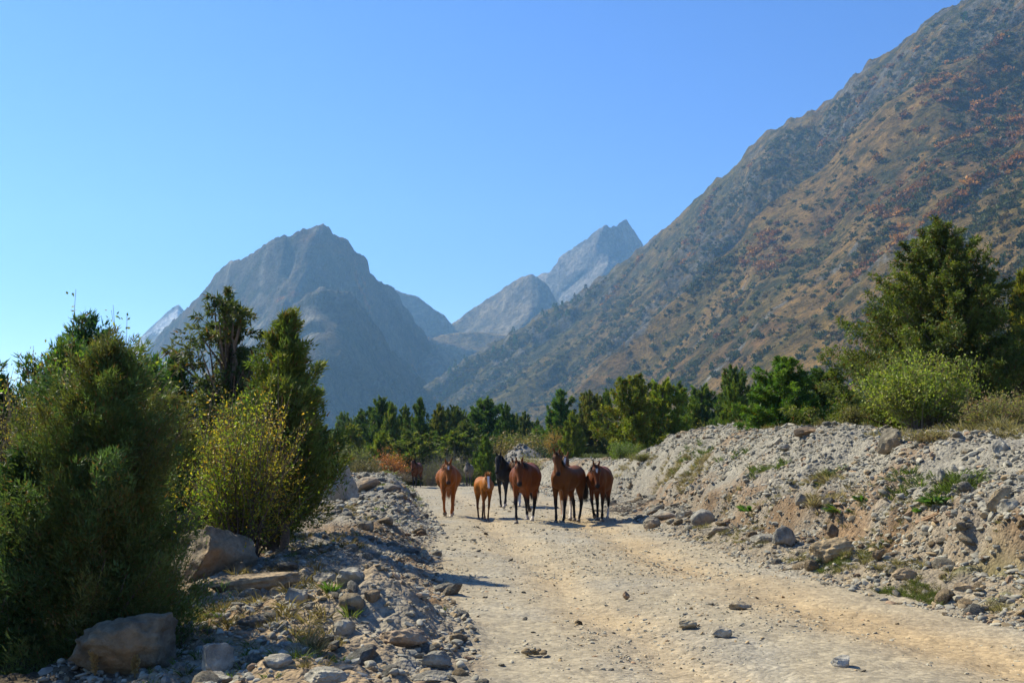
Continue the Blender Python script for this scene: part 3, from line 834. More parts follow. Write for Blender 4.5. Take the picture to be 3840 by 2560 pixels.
# gravel pile behind the herd
def pile(cx, cy, rx, ht, name, label):
    n = 60
    g = np.linspace(-1.25, 1.25, n); a, b = np.meshgrid(g, g, indexing='ij')
    rr_ = np.sqrt(a * a + b * b)
    z = ht * (1 - np.clip(rr_, 0, 1.25))
    z = np.where(z > ht * .8, ht * .8 + (z - ht * .8) * .4, z)
    z = z + fbm(a * 3, b * 3, 801, 4) * ht * .09
    X = cx + a * rx; Yy = cy + b * rx * .8
    base = height(X, Yy, False)
    vv = np.stack([X, Yy, np.maximum(base + z, base - .3)], -1).reshape(-1, 3)
    i, j = np.meshgrid(np.arange(n - 1), np.arange(n - 1), indexing='ij')
    f = np.stack([i * n + j, (i + 1) * n + j, (i + 1) * n + j + 1, i * n + j + 1], -1).reshape(-1, 4)
    c = np.tile(np.array([.25, .24, .215]), (len(vv), 1))
    o = empty(name, (0, 0, 0)); tag(o, label, "gravel pile")
    link(bpy.data.objects.new("heap", npmesh("heap", vv, f, M_GROUND, True, {"col": c, "rub": np.ones(len(c))})), o)
    for k in range(150):
        aa = rg.uniform(0, 6.28); q = rg.uniform(0, 1) ** .6
        X_ = cx + math.cos(aa) * q * rx; Y_ = cy + math.sin(aa) * q * rx * .8
        sz = rg.uniform(.03, .10)
        s_ = bpy.data.objects.new("stone", STONE_ME[rg.randint(12)])
        zz = ht * (1 - q); zz = min(zz, ht * .8 + max(0, zz - ht * .8) * .4)
        s_.location = (X_, Y_, hz(X_, Y_) + zz + .03); s_.scale = (sz * 1.3, sz, sz * .8)
        s_.rotation_euler = (rg.uniform(0, 6), rg.uniform(0, 6), rg.uniform(0, 6))
        s_.color = (*stone_tint(1, .1)[0], 1); link(s_, o)
pile(.62, 68, 1.55, 1.0, "gravel_pile", "small cone of grey gravel behind the dark horse")
# ================================================================ plants
def norm(a): return a / (np.linalg.norm(a, axis=-1, keepdims=True) + 1e-9)

def quads(base, d, L, W, rg, bend=0.0):
    """leaf-shaped diamonds: base point, direction, length, width -> verts (n*4,3), faces"""
    n = len(base)
    rv = rg.normal(size=(n, 3)); side = norm(np.cross(d, rv))
    L = np.broadcast_to(L, n)[:, None]; W = np.broadcast_to(W, n)[:, None]
    mid = base + d * L * .5 + np.array([0, 0, 1.0]) * (bend * L)
    v = np.stack([base, mid + side * W * .5, base + d * L, mid - side * W * .5], 1).reshape(-1, 3)
    f = np.arange(n * 4).reshape(n, 4)
    return v, f

def spikes(base, d, L, W, rg):
    """needle sprays: one slim triangle each"""
    n = len(base); side = norm(np.cross(d, rg.normal(size=(n, 3))))
    L = np.broadcast_to(L, n)[:, None]; W = np.broadcast_to(W, n)[:, None] * 1.45
    v = np.stack([base + side * W * .5, base - side * W * .5, base + d * L], 1).reshape(-1, 3)
    return v, np.arange(n * 3).reshape(n, 3)

SHAPES = {
    'cone':   lambda t: np.interp(t, [0, .05, .2, .5, .8, .95, 1], [.55, .85, 1, .78, .42, .15, .03]),
    'narrow': lambda t: np.interp(t, [0, .1, .35, .7, .9, 1], [.5, .85, 1, .75, .4, .04]),
    'broad':  lambda t: np.interp(t, [0, .1, .3, .6, .85, .95, 1], [.8, .97, 1, .9, .6, .35, .1]),
    'ragged': lambda t: np.interp(t, [0, .15, .3, .55, .8, 1], [.25, .55, 1, .9, .6, .12]),
    'big':    lambda t: np.interp(t, [0, .12, .3, .5, .7, .85, .95, 1], [1, 1, .88, .68, .48, .30, .16, .04]),
}
def juniper(seed, H, R, shape, plumes, per, eL, eW, cols, droop=0.0, plen=.16, clear=.04, lobes=.35, spread=.5, limbs=26, up=.75, boughs=46, sg_=.05):
    """crown and trunk meshes of a juniper of height H and radius R"""
    rg = np.random.RandomState(seed)
    env = SHAPES[shape]
    nb = boughs
    bt = (np.arange(nb) + rg.uniform(0, 1, nb)) / nb
    bt = bt ** .9
    bth = np.arange(nb) * 2.4 + rg.normal(0, .5, nb)
    lob = 1 + lobes * fbm(bth * 1.3 + seed, bt * 6, seed, 3) + lobes * .5 * rg.normal(size=nb)
    br = R * env(bt) * np.clip(lob, .45, 1.35)
    wt = env(bt) ** 1.1 + .12
    n = plumes
    bi = rg.choice(nb, n, p=wt / wt.sum())
    al = rg.uniform(.25, 1.0, n) ** .8                     # place along the bough
    th = bth[bi]
    out = np.stack([np.cos(th), np.sin(th), 0 * th], -1)
    R = R * 1.22
    br = br * 1.22
    loose = rg.uniform(0, 1, n) < .2
    t = np.clip(bt[bi] - (1 - al) * (.10 + .06 * up), .0, 1)
    sig = (sg_ * H * (.5 + .5 * (1 - al)) * np.clip(env(t) + .15, .3, 1))[:, None]
    off0 = rg.normal(size=(n, 3)) * sig * np.array([1, 1, 1.15])
    rad_ = br[bi] * al
    th2 = rg.uniform(0, 2 * pi, n)
    out2 = np.stack([np.cos(th2), np.sin(th2), 0 * th], -1)
    rad2 = R * env(t) * rg.uniform(.1, .85, n)
    out = np.where(loose[:, None], out2, out); rad_ = np.where(loose, rad2, rad_)
    zt = H * (clear + (1 - clear) * t)
    leanx = rg.normal(0, .03, 2)
    axis = np.stack([leanx[0] * zt, leanx[1] * zt, zt], -1)
    L = plen * H * rg.uniform(.6, 1.25, n) * np.clip(.45 + .9 * (1 - t), .4, 1)
    d = norm(out * (spread + .2 * rg.normal(size=n))[:, None] + np.array([0, 0, 1]) * (up + .25 * rg.normal(size=n))[:, None] + rg.normal(size=(n, 3)) * .15)
    tip = axis + out * rad_[:, None] + off0
    base = tip - d * L[:, None]
    # elements along each plume
    p = rg.uniform(0, 1, (n, per)) ** .8
    q = np.sin(np.clip(p, 0, 1) * pi * .92 + .15) * .20
    off = rg.normal(size=(n, per, 3)) * (q * L[:, None])[..., None] * .75
    b = base[:, None] + d[:, None] * (p * L[:, None])[..., None] + off
    b[..., 2] -= droop * (p ** 2) * L[:, None] * .5
    ed = norm(d[:, None] * (1 - droop * .9) + norm(off) * .75 + rg.normal(size=(n, per, 3)) * .35 + np.array([0, 0, -1.0]) * droop)
    b = b.reshape(-1, 3); ed = ed.reshape(-1, 3)
    b[:, 2] = np.maximum(b[:, 2], .01)
    m = len(b)
    v, fc = spikes(b, ed, eL * rg.uniform(.6, 1.4, m), eW * rg.uniform(.7, 1.3, m), rg)
    cols = np.array(cols, float)
    ci = (bi + (rg.uniform(0, 1, n) < .3)) % len(cols)
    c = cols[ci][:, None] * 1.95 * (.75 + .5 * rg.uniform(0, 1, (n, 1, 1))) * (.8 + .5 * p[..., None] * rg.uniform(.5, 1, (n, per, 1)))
    dead = rg.uniform(0, 1, (n, per, 1)) < .06
    c = np.where(dead, np.array([.16, .09, .045]), c)
    c = np.repeat(c.reshape(-1, 3), 3, 0) * np.array([1.15, 1.05, .7])
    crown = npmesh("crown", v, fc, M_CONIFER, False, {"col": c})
    mb = MB()
    bark = np.array([.13, .095, .07])
    zz = np.linspace(-.15, .93, 9)
    wig = np.cumsum(rg.normal(0, .012, (9, 2)), 0) * H
    wig -= wig[0]
    tr = np.stack([leanx[0] * zz * H + wig[:, 0] * .5, leanx[1] * zz * H + wig[:, 1] * .5, zz * H], -1)
    tube(mb, tr, np.linspace(.030 * H, .004 * H, 9), 8, bark)
    idx = rg.choice(n, min(limbs, n), replace=False)
    for k in idx:
        s0 = axis[k] * np.array([1, 1, .0]) + np.array([0, 0, max(.03 * H, zt[k] - .22 * H)])
        e = tip[k]
        mid = (s0 + e) / 2 + np.array([0, 0, -.03 * H]) + rg.normal(size=3) * .015 * H
        tube(mb, [s0, (s0 + mid) / 2 + rg.normal(size=3) * .008 * H, mid, (mid + e) / 2, e], np.linspace(.0085 * H, .0015 * H, 5), 4, bark * rg.uniform(.8, 1.8))
    return crown, mb.mesh("trunk", M_BARK)

def put_tree(name, crown, trunk, loc, rz, sc, color, label, cat, group=None):
    e = empty(name, loc, rz, sc)
    c = bpy.data.objects.new("crown", crown); c.color = (*color, 1); link(c, e)
    t = bpy.data.objects.new("trunk", trunk); link(t, e)
    tag(e, label, cat, group)
    return e

def shrub(seed, H, R, stems, leaves, lL, lW, cols, bark, up=1.0, fill=.35, twigs=3, whips=0, stem_r=.006):
    """crown (leaves) and stems of a broadleaved shrub"""
    rg = np.random.RandomState(seed)
    mb = MB(); LP = []; LD = []
    for k in range(stems):
        a = rg.uniform(0, 2 * pi); rr_ = R * rg.uniform(.1, 1.0) ** .7
        hh = H * (rg.uniform(.55, .92) if k >= whips else rg.uniform(1.0, 1.12)) * (1 - .35 * (rr_ / R) ** 2)
        b0 = np.array([math.cos(a), math.sin(a), 0]) * R * .25 * rg.uniform(0, 1)
        e = np.array([math.cos(a) * rr_, math.sin(a) * rr_, hh])
        ts = np.linspace(0, 1, 7)[:, None]
        c = b0 + (e - b0) * ts * np.array([1, 1, 0]) * ts ** .35 + np.array([0, 0, 1]) * hh * ts ** .85
        c += np.cumsum(rg.normal(0, .02 * H, (7, 3)), 0) * ts
        tube(mb, c, np.linspace(stem_r * H, .0015 * H, 7), 3, np.array(bark) * rg.uniform(.7, 1.4))
        segs = [c]
        for _ in range(twigs):
            i0 = rg.randint(2, 6); dr = norm(rg.normal(size=3) + np.array([0, 0, .6]) + (c[i0] - b0) * .8)
            tl = H * rg.uniform(.15, .38)
            tw = c[i0] + dr * tl * np.linspace(0, 1, 4)[:, None] + np.array([0, 0, 1]) * (np.linspace(0, 1, 4)[:, None] ** 2) * tl * .25
            tube(mb, tw, np.linspace(.002 * H, .0008 * H, 4), 3, np.array(bark) * rg.uniform(.8, 1.5))
            segs.append(tw)
        for sgm in segs:
            m = int(leaves / stems / (twigs + 1)) + 1
            tt = rg.uniform(fill if sgm is c else 0, 1, m) * (len(sgm) - 1.001)
            i = tt.astype(int); fr = (tt - i)[:, None]
            pt = sgm[i] * (1 - fr) + sgm[i + 1] * fr
            LP.append(pt + rg.normal(size=(m, 3)) * lL * .9)
            LD.append(norm(rg.normal(size=(m, 3)) + np.array([0, 0, .5])))
    P = np.concatenate(LP); Dn = np.concatenate(LD); m = len(P)
    P[:, 2] = np.maximum(P[:, 2], .03)
    v, f = quads(P, Dn, lL * rg.uniform(.6, 1.35, m), lW * rg.uniform(.6, 1.35, m), rg)
    cols = np.array(cols, float) * 1.25
    cl = fbm(P[:, 0] / R * 2 + seed, P[:, 2] / H * 3 + P[:, 1] / R * 2, seed, 3) * .5 + .5
    ci = np.clip((cl * len(cols) + rg.normal(0, .9, m)), 0, len(cols) - 1).astype(int)
    c = cols[ci] * rg.uniform(.7, 1.3, (m, 1))
    crown = npmesh("foliage", v, f, M_LEAF, False, {"col": np.repeat(c, 4, 0)})
    return crown, mb.mesh("stems", M_BARK)

def spot(xd, depth):
    """ground point under view column xd (2352-wide view) at a distance"""
    u, _ = ray(xd * D, 1720); X = float(u * depth)
    return X, depth, hz(X, depth)
def top_z(yd, depth): return CAMZ + float(ray(1920, yd * D)[1]) * depth

DG = [[.022, .055, .018], [.03, .065, .02], [.045, .075, .02]]
BG_ = [[.018, .05, .026], [.03, .065, .032], [.04, .07, .04]]
OL = [[.05, .075, .018], [.07, .09, .022], [.035, .06, .018], [.09, .10, .03]]

# ---- the near junipers on the left, each of its own shape
def near_tree(x0, x1, ytop, depth, seed, shape, plumes, per, eL, eW, cols, label, zb=None, cx=None, **kw):
    c = cx if cx is not None else (x0 + x1) / 2
    X, Yd, Z = spot(c, depth)
    R = (x1 - x0) / 2 * D / F * depth
    H = top_z(ytop, depth) - Z
    cr, tk = juniper(seed, H, R, shape, plumes, per, eL, eW, cols, **kw)
    return put_tree("juniper_tree", cr, tk, (X, Yd, Z - .03), 0, 1.0, (1, 1, 1), label, "juniper")
near_tree(75, 405, 735, 8.6, 21, 'broad', 2400, 84, .042, .0058, [[.034, .062, .028], [.042, .066, .024], [.045, .06, .022], [.055, .06, .024]],
          "feathery blue-green juniper nearest the camera, behind the tan boulder at the left", lobes=.4, plen=.17, spread=.55, cx=240, boughs=80, sg_=.036)
near_tree(512, 752, 690, 15.2, 22, 'cone', 1500, 44, .075, .014, [[.05, .075, .02], [.07, .085, .02], [.03, .05, .02]],
          "tall narrow olive juniper with bare trunks beside the track at the left", lobes=.35, plen=.13, clear=.17, spread=.6, boughs=80, sg_=.034)
near_tree(400, 655, 655, 18.5, 23, 'ragged', 520, 40, .10, .022, [[.035, .05, .02], [.05, .06, .025], [.025, .04, .018]],
          "sparse dark juniper with open crooked branches rising behind the olive one", lobes=.75, plen=.10, limbs=140, clear=.25, spread=.9, up=.35, cx=545, droop=.35)
near_tree(105, 330, 712, 18, 24, 'broad', 1200, 30, .10, .022, BG_, "dark blue-green juniper standing behind the yellow-leaved tree at the far left", lobes=.4, cx=190)
near_tree(330, 450, 795, 19, 25, 'cone', 700, 30, .11, .026, DG, "dark juniper squeezed between the two large left junipers", lobes=.4)
near_tree(255, 385, 800, 16.5, 28, 'broad', 900, 30, .09, .02, DG, "dark green juniper filling the gap right of the feathery one", lobes=.4)
near_tree(600, 705, 860, 14.6, 29, 'broad', 900, 40, .07, .014, [[.04, .06, .018], [.055, .07, .02]], "lower shaded juniper mass at the right foot of the tall narrow olive one", lobes=.4, clear=.35)
near_tree(0, 215, 748, 15.5, 36, 'broad', 1300, 40, .08, .018, DG, "dark green juniper top showing left of the tallest feathery one", lobes=.4)
near_tree(-60, 45, 830, 15, 26, 'cone', 800, 30, .09, .02, DG, "dark juniper cut off by the left edge of the picture", lobes=.4)
near_tree(-40, 110, 1010, 8.4, 27, 'broad', 800, 36, .05, .008, [[.02, .045, .02], [.03, .05, .02]], "low dark juniper scrub in the lower left corner", lobes=.5, up=.4, spread=.8)

# ---- near shrubs
def near_shrub(x0, x1, ytop, depth, seed, label, cols, stems=60, leaves=9000, lL=.035, lW=.018, bark=(.12, .09, .07), cat="shrub", name="leafy_shrub", z=None, **kw):
    X, Yd, Z = spot((x0 + x1) / 2, depth)
    if z is not None: Z = z
    R = (x1 - x0) / 2 * D / F * depth
    H = top_z(ytop, depth) - Z
    fo, st = shrub(seed, H, R, stems, leaves, lL, lW, cols, bark, **kw)
    e = empty(name, (X, Yd, Z - .02))
    link(bpy.data.objects.new("foliage", fo), e); link(bpy.data.objects.new("stems", st), e)
    tag(e, label, cat)
YG = [[.10, .16, .02], [.16, .20, .02], [.22, .22, .025], [.30, .24, .03], [.34, .20, .03], [.08, .12, .02]]
OLB = [[.09, .11, .03], [.13, .12, .04], [.20, .17, .05], [.28, .20, .04], [.10, .09, .05]]
near_shrub(415, 700, 905, 13.6, 31, "yellow-green barberry shrub with a thicket of bare stems between the left junipers", YG, 110, 15000, .04, .018, whips=14, fill=.4, twigs=4)
near_shrub(60, 340, 758, 12.0, 32, "tall yellow-green leafy bush rising behind the feathery juniper", [[.10, .17, .02], [.15, .2, .025], [.2, .21, .03], [.12, .16, .02]], 90, 18000, .045, .024, whips=0, fill=.35, twigs=4)
near_shrub(-80, 130, 868, 10.2, 33, "tangled olive bush with small yellow leaves at the left edge", OLB, 90, 13000, .03, .014, whips=0, fill=.2, twigs=4)
near_shrub(-30, 160, 1180, 8.9, 34, "dark bare-stemmed thicket below the bush at the left edge", [[.04, .07, .02], [.07, .08, .02], [.03, .05, .02]], 80, 5000, .028, .013, fill=.2, twigs=3)
near_shrub(430, 620, 1060, 15.8, 35, "shaded leafy undergrowth behind the barberry stems", [[.03, .05, .015], [.04, .06, .02]], 60, 6000, .045, .022, fill=.1)

# ---- middle-distance junipers: seven forms, re-used with their own size and turn
FORMS = []
for k, (shp, dr, pl, lb) in enumerate((('cone', .0, 760, .35), ('broad', .1, 900, .45), ('narrow', 0, 620, .25), ('broad', .25, 900, .55), ('cone', .1, 760, .55), ('broad', 0, 900, .35), ('narrow', .1, 640, .4))):
    FORMS.append(juniper(50 + k, 4.0, 1.25, shp, pl, 36, .14, .042, [[.055, .085, .035], [.075, .10, .04], [.04, .065, .03], [.09, .11, .045]], droop=dr, lobes=lb, plen=.11, limbs=14, boughs=60, sg_=.036))
# (x0,x1,ytop,depth,form,colour,label)
cG = (.75, .85, .45); cB = (.58, .68, .50); cO = (1.15, .98, .42); cD = (.50, .60, .42); cY = (.95, 1.0, .42); cM = (.85, .85, .48)
MID = [
 (803, 852, 934, 95, 0, cB, "small pointed dark juniper at the left end of the middle row"),
 (838, 905, 905, 92, 1, cD, "broad dark juniper just right of the small pointed one in the middle row"),
 (868, 925, 918, 80, 0, cG, "green conical juniper behind the orange shrub"),
 (908, 948, 925, 84, 2, cG, "slim green juniper wedged between two conical ones above the orange shrub"),
 (935, 992, 905, 78, 4, cG, "large mid-green juniper in the centre of the middle row"),
 (985, 1030, 920, 84, 0, cM, "green juniper right of the centre of the middle row, above the chestnut horse"),
 (1020, 1072, 926, 96, 5, cD, "dull dark juniper standing farther back above the grey horse"),
 (1045, 1095, 958, 80, 3, cM, "low grey-green juniper left of the tall dark one"),
 (1078, 1152, 907, 86, 1, cB, "tall bushy dark juniper left of the narrow dark cone"),
 (1142, 1186, 921, 80, 2, cD, "narrow dark cone-shaped juniper above the black horse"),
 (1184, 1226, 940, 112, 0, cB, "small distant juniper alone against the slope"),
 (1222, 1246, 958, 86, 2, cG, "tiny slim juniper left of the big dark one behind the gravel pile"),
 (1240, 1332, 886, 82, 4, cG, "big dark green juniper right of the gap, behind the gravel pile"),
 (1292, 1336, 940, 62, 2, cY, "narrow bright green juniper behind the head of the brown horse"),
 (1322, 1392, 892, 64, 5, cM, "tall grey-green juniper behind the two overlapping horses"),
 (1368, 1418, 886, 72, 0, cG, "darker juniper top showing behind the tall grey-green one"),
 (1402, 1506, 852, 50, 3, cO, "big olive juniper with clumped branches above the right bay horse"),
 (1480, 1576, 862, 53, 1, cO, "olive juniper adjoining the big clumped one on its right"),
 (1540, 1590, 868, 80, 0, cD, "dark juniper point behind the olive pair"),
 (1572, 1662, 876, 68, 1, cB, "wide dusky juniper above the left end of the gravel bank"),
 (1652, 1732, 832, 64, 5, cB, "tall dusky juniper behind the narrow bright one on the gravel bank"),
 (1664, 1718, 868, 44, 2, cY, "narrow bright green juniper growing above the gravel bank crest"),
 (1738, 1862, 808, 31, 3, (.62, .78, .36), "deep green bushy juniper reaching over the gravel crest"),
 (1845, 1945, 838, 34, 1, (.55, .7, .4), "dark juniper right of the deep green bushy one"),
 (1905, 1985, 880, 42, 5, cD, "dim juniper in the gap left of the huge one"),
 (2310, 2440, 600, 31, 0, cO, "olive juniper cut off by the right edge"),
 (1090, 1142, 992, 66, 0, cG, "small rounded green juniper by the track bend"),
 (1725, 1765, 860, 55, 5, cM, "small grey-green juniper left of the deep green bushy one"),
 (750, 800, 990, 72, 5, cM, "pale green bushy juniper right of the crooked branches"),
 (778, 835, 968, 84, 1, cO, "olive juniper in front of the small pointed dark one"),
 (845, 900, 985, 72, 5, cO, "low olive juniper left of the green cone"),
 (900, 1000, 985, 70, 3, cM, "spreading low juniper at the foot of the middle row"),
 (1000, 1090, 985, 72, 1, cM, "low grey-green juniper behind the bare grey shrub"),
 (700, 770, 965, 75, 1, cG, "dark green juniper hidden behind the tall olive one at the left"),
 (640, 700, 950, 80, 0, cB, "juniper glimpsed through the left trees"),
 (1585, 1640, 905, 90, 0, cG, "far juniper point between the dusky pair"),
]
rr2 = random.Random(5)
for x0, x1, yt, dp, fm, cl, lab in MID:
    X, Yd, Z = spot((x0 + x1) / 2, dp)
    R = (x1 - x0) / 2 * D / F * dp; H = top_z(yt, dp) - Z
    sR = R / 1.25 * 1.18
    c = tuple(v_ * rr2.uniform(.9, 1.15) for v_ in cl)
    put_tree("juniper_tree", FORMS[fm][0], FORMS[fm][1], (X, Yd, Z - .05), rr2.uniform(0, 6.28), (sR, sR, H / 4.0), c, lab, "juniper")
for k in range(34):
    dp = rr2.uniform(88, 150); xd = rr2.uniform(790, 1960); X, Yd, Z = spot(xd, dp)
    H = top_z(rr2.uniform(935, 975), dp) - Z; sR = rr2.uniform(.9, 1.5)
    cl = [cG, cB, cM, cD][k % 4]
    put_tree("juniper_tree", FORMS[k % 7][0], FORMS[k % 7][1], (X, Yd, Z - .05), rr2.uniform(0, 6.28), (sR, sR, H / 4.0), cl,
             "dark juniper in the dense belt behind the front row of trees", "juniper", "junipers in the back of the belt")
# the huge juniper at the right
X, Yd, Z = spot(2190, 25)
cr, tk = juniper(77, top_z(492, 25) - Z, 252 * D / F * 25, 'big', 5600, 44, .075, .019, [[.052, .072, .018], [.066, .083, .02], [.04, .058, .016], [.03, .045, .015]], droop=.45, lobes=.22, plen=.075, spread=.7, limbs=70, boughs=230, sg_=.026)
put_tree("juniper_tree", cr, tk, (X, Yd, Z - .05), 0, 1, (1, 1, 1), "huge old olive-green juniper towering at the right", "juniper")
near_shrub(1975, 2260, 800, 22, 41, "bright yellow-green leafy shrub in front of the huge juniper", [[.13, .18, .03], [.17, .21, .03], [.21, .22, .04], [.15, .14, .04]], 110, 16000, .06, .03, bark=(.16, .13, .10), fill=.3, twigs=4)
near_shrub(2180, 2420, 890, 19.5, 42, "brownish green tangled shrub at the right edge above the bank", [[.12, .12, .04], [.17, .14, .06], [.16, .17, .05], [.2, .12, .07]], 110, 9000, .045, .02, bark=(.2, .15, .12), fill=.25, twigs=4)
near_shrub(2060, 2215, 985, 17.5, 43, "dry grey-brown bush sprawling beside the flat-topped block", [[.17, .13, .07], [.13, .12, .05], [.2, .15, .09]], 120, 3500, .035, .014, bark=(.2, .15, .12), fill=.2, twigs=4)
near_shrub(1925, 1995, 925, 24, 44, "thin brownish bush left of the bright shrub on the crest", [[.14, .12, .04], [.10, .11, .03]], 60, 2500, .05, .02, bark=(.2, .15, .12))

# ---- shrubs along the end of the track
SH = []
SH.append(shrub(61, 2.0, 1.2, 60, 5200, .09, .04, [[1, 1, 1], [.8, .85, .8], [1.2, 1.1, 1]], (.15, .12, .09), fill=.2, stem_r=.005))
SH.append(shrub(62, 2.0, 1.2, 60, 5200, .09, .04, [[1, 1, 1], [.8, .8, .8], [1.1, 1.2, 1]], (.15, .12, .09), fill=.15, stem_r=.005))
SH.append(shrub(63, 2.0, 1.2, 90, 1500, .08, .03, [[1, 1, 1], [.8, .8, .8]], (.22, .19, .16), fill=.3, twigs=5, stem_r=.005))
SHR = [
 (840, 950, 1030, 67, 0, (.34, .13, .04), "rusty orange shrub left of the track's end"),
 (905, 985, 1035, 70, 1, (.26, .22, .04), "yellow-green low shrub behind the lone bay horse"),
 (755, 850, 1010, 62, 1, (.12, .13, .04), "olive willow bush behind the big pale boulder"),
 (790, 880, 1045, 60, 0, (.13, .11, .045), "brownish olive bush beside the rusty orange one"),
 (950, 1030, 1040, 66, 2, (.13, .14, .05), "grey-green twiggy bush just behind the lone bay horse"),
 (985, 1095, 1018, 67, 2, (.15, .14, .07), "bare grey-brown shrub behind the grey horse"),
 (1060, 1130, 1060, 66, 1, (.10, .12, .03), "dark green low bush behind the foal"),
 (1095, 1150, 1040, 68, 0, (.26, .17, .06), "ochre shrub beside the gravel pile"),
 (1140, 1240, 985, 78, 1, (.17, .17, .045), "pale olive bush above the gravel pile"),
 (1200, 1300, 990, 76, 0, (.19, .18, .05), "yellowish bush right of and above the gravel pile"),
 (1250, 1305, 980, 64, 0, (.27, .17, .045), "golden shrub left of the standing brown horse's head"),
 (1180, 1250, 1035, 62, 1, (.20, .17, .06), "straw-coloured low bush at the foot of the gravel pile"),
 (1398, 1470, 1005, 45, 1, (.12, .17, .035), "green shrub with rusty tips behind the right bay horse"),
 (1440, 1512, 1040, 40, 0, (.17, .17, .05), "small olive bush at the left end of the gravel bank"),
 (1575, 1640, 972, 48, 0, (.24, .22, .03), "yellow bush on the gravel bank crest"),
 (1650, 1710, 965, 43, 1, (.22, .21, .03), "yellow-green bush at the foot of the narrow bright juniper"),
 (1700, 1750, 975, 40, 0, (.2, .14, .06), "reddish dry bush on the crest left of the deep green juniper"),
 (1925, 1970, 940, 27, 1, (.12, .12, .035), "olive tuft of shrub on the crest in the gap"),
 (880, 960, 1075, 63, 2, (.16, .12, .06), "low brown thicket at the end of the left rubble bank"),
 (1330, 1400, 1040, 60, 1, (.10, .12, .035), "dark olive scrub under the tall grey-green juniper"),
 (690, 770, 1040, 50, 1, (.09, .12, .035), "dark leafy scrub behind the leaning juniper twigs"),
]
for x0, x1, yt, dp, fm, cl, lab in SHR:
    X, Yd, Z = spot((x0 + x1) / 2, dp)
    R = (x1 - x0) / 2 * D / F * dp; H = top_z(yt, dp) - Z
    e = empty("leafy_shrub", (X, Yd, Z - .04), rr2.uniform(0, 6.28), (R / 1.2 * 1.1, R / 1.2 * 1.1, max(H, .4) / 2.0))
    a = bpy.data.objects.new("foliage", SH[fm][0]); a.color = (*[v_ * .8 for v_ in cl], 1); link(a, e)
    link(bpy.data.objects.new("stems", SH[fm][1]), e)
    tag(e, lab, "shrub")

# ---- scrub that nobody could count: fills the valley floor behind the named plants
def tuft_proto(seed, n, H, R, L, W, name, mat, flat=0.0):
    rg = np.random.RandomState(seed)
    p = rg.normal(size=(n, 3)) * np.array([R, R, H]) * .42; p[:, 2] = np.abs(p[:, 2])
    v, f = quads(p, norm(rg.normal(size=(n, 3)) + np.array([0, 0, 1.0])), L * rg.uniform(.6, 1.4, n), W, rg)
    c = np.repeat(rg.uniform(.65, 1.35, (n, 1)) * np.ones(3), 4, 0)
    return bpy.data.objects.new(name, npmesh(name, v, f, mat, False, {"col": c}))
SC = [tuft_proto(900 + k, 420, 1.5, 1.0, .22, .09, "scrub_shape", M_TINYLEAF) for k in range(4)]
rg = np.random.RandomState(21)
n = 2600
Yq = 62 * (420 / 62.) ** rg.uniform(0, 1, n); uq = rg.uniform(-.5, .5, n); Xq = uq * Yq
ok = ~((Xq > road_left(Yq) - .8) & (Xq < road_right(Yq) + 2.5) & (Yq < 76))
Xq, Yq = Xq[ok], Yq[ok]; n = len(Xq)
tc = .75 * np.array([[.11, .12, .04], [.16, .13, .05], [.06, .085, .03], [.20, .15, .06], [.05, .07, .03]])[rg.choice(5, n)] * rg.uniform(.8, 1.25, (n, 1))
sz = rg.uniform(.5, 1.3, n)
gn_scatter("scrub", np.stack([Xq, Yq, height(Xq, Yq, False) - .1], -1), np.stack([0 * Xq, 0 * Xq, rg.uniform(0, 6, n)], -1), np.stack([sz * 1.2, sz * 1.2, sz * .9], -1), tc, SC,
           "low scrub covering the valley floor behind the herd", "scrub", attr="tint")

# ---- the mountainside: junipers one can pick out, then the rest as a mass
def bark_tree(seed):
    rg = np.random.RandomState(seed)
    n = 130; t = rg.uniform(0, 1, n) ** .8; th = rg.uniform(0, 6.28, n)
    r_ = (1 - t) ** .8 * .85 * rg.uniform(.5, 1.1, n) + .05
    p = np.stack([np.cos(th) * r_, np.sin(th) * r_, t * 3.0], -1)
    v, f = quads(p, norm(np.stack([np.cos(th), np.sin(th), 1.2 + 0 * th], -1)), .75, .35, rg)
    c = np.repeat(rg.uniform(.7, 1.3, (n, 1)) * np.ones(3), 4, 0)
    return npmesh("hillside_juniper", v, f, M_CONIFER, False, {"col": c})
HJ = [bark_tree(950 + k) for k in range(4)]
Xr, Yr, Zr, Tr, Ur, Sr = RX
rg = np.random.RandomState(31)
rocky = Sr[3]
W = (Tr < .97) * (Tr > .03) * (.15 + sstep(-.1, .6, fbm(Xr / 60, Yr / 60, 961, 3)) + .6 * rocky) * (Ur < .48)
W = W * Yr                                   # columns and rows crowd near the camera
pw = W.ravel() / W.sum()
ids = rg.choice(pw.size, 245, replace=False, p=(W / Yr ** 1.6).ravel() / (W / Yr ** 1.6).sum())
CW = ((Tr > .93) & (Tr < .995) & (Ur > -.06) & (Ur < .07)).astype(float).ravel()
ids = np.concatenate([ids, rg.choice(pw.size, 55, replace=False, p=CW / CW.sum())])
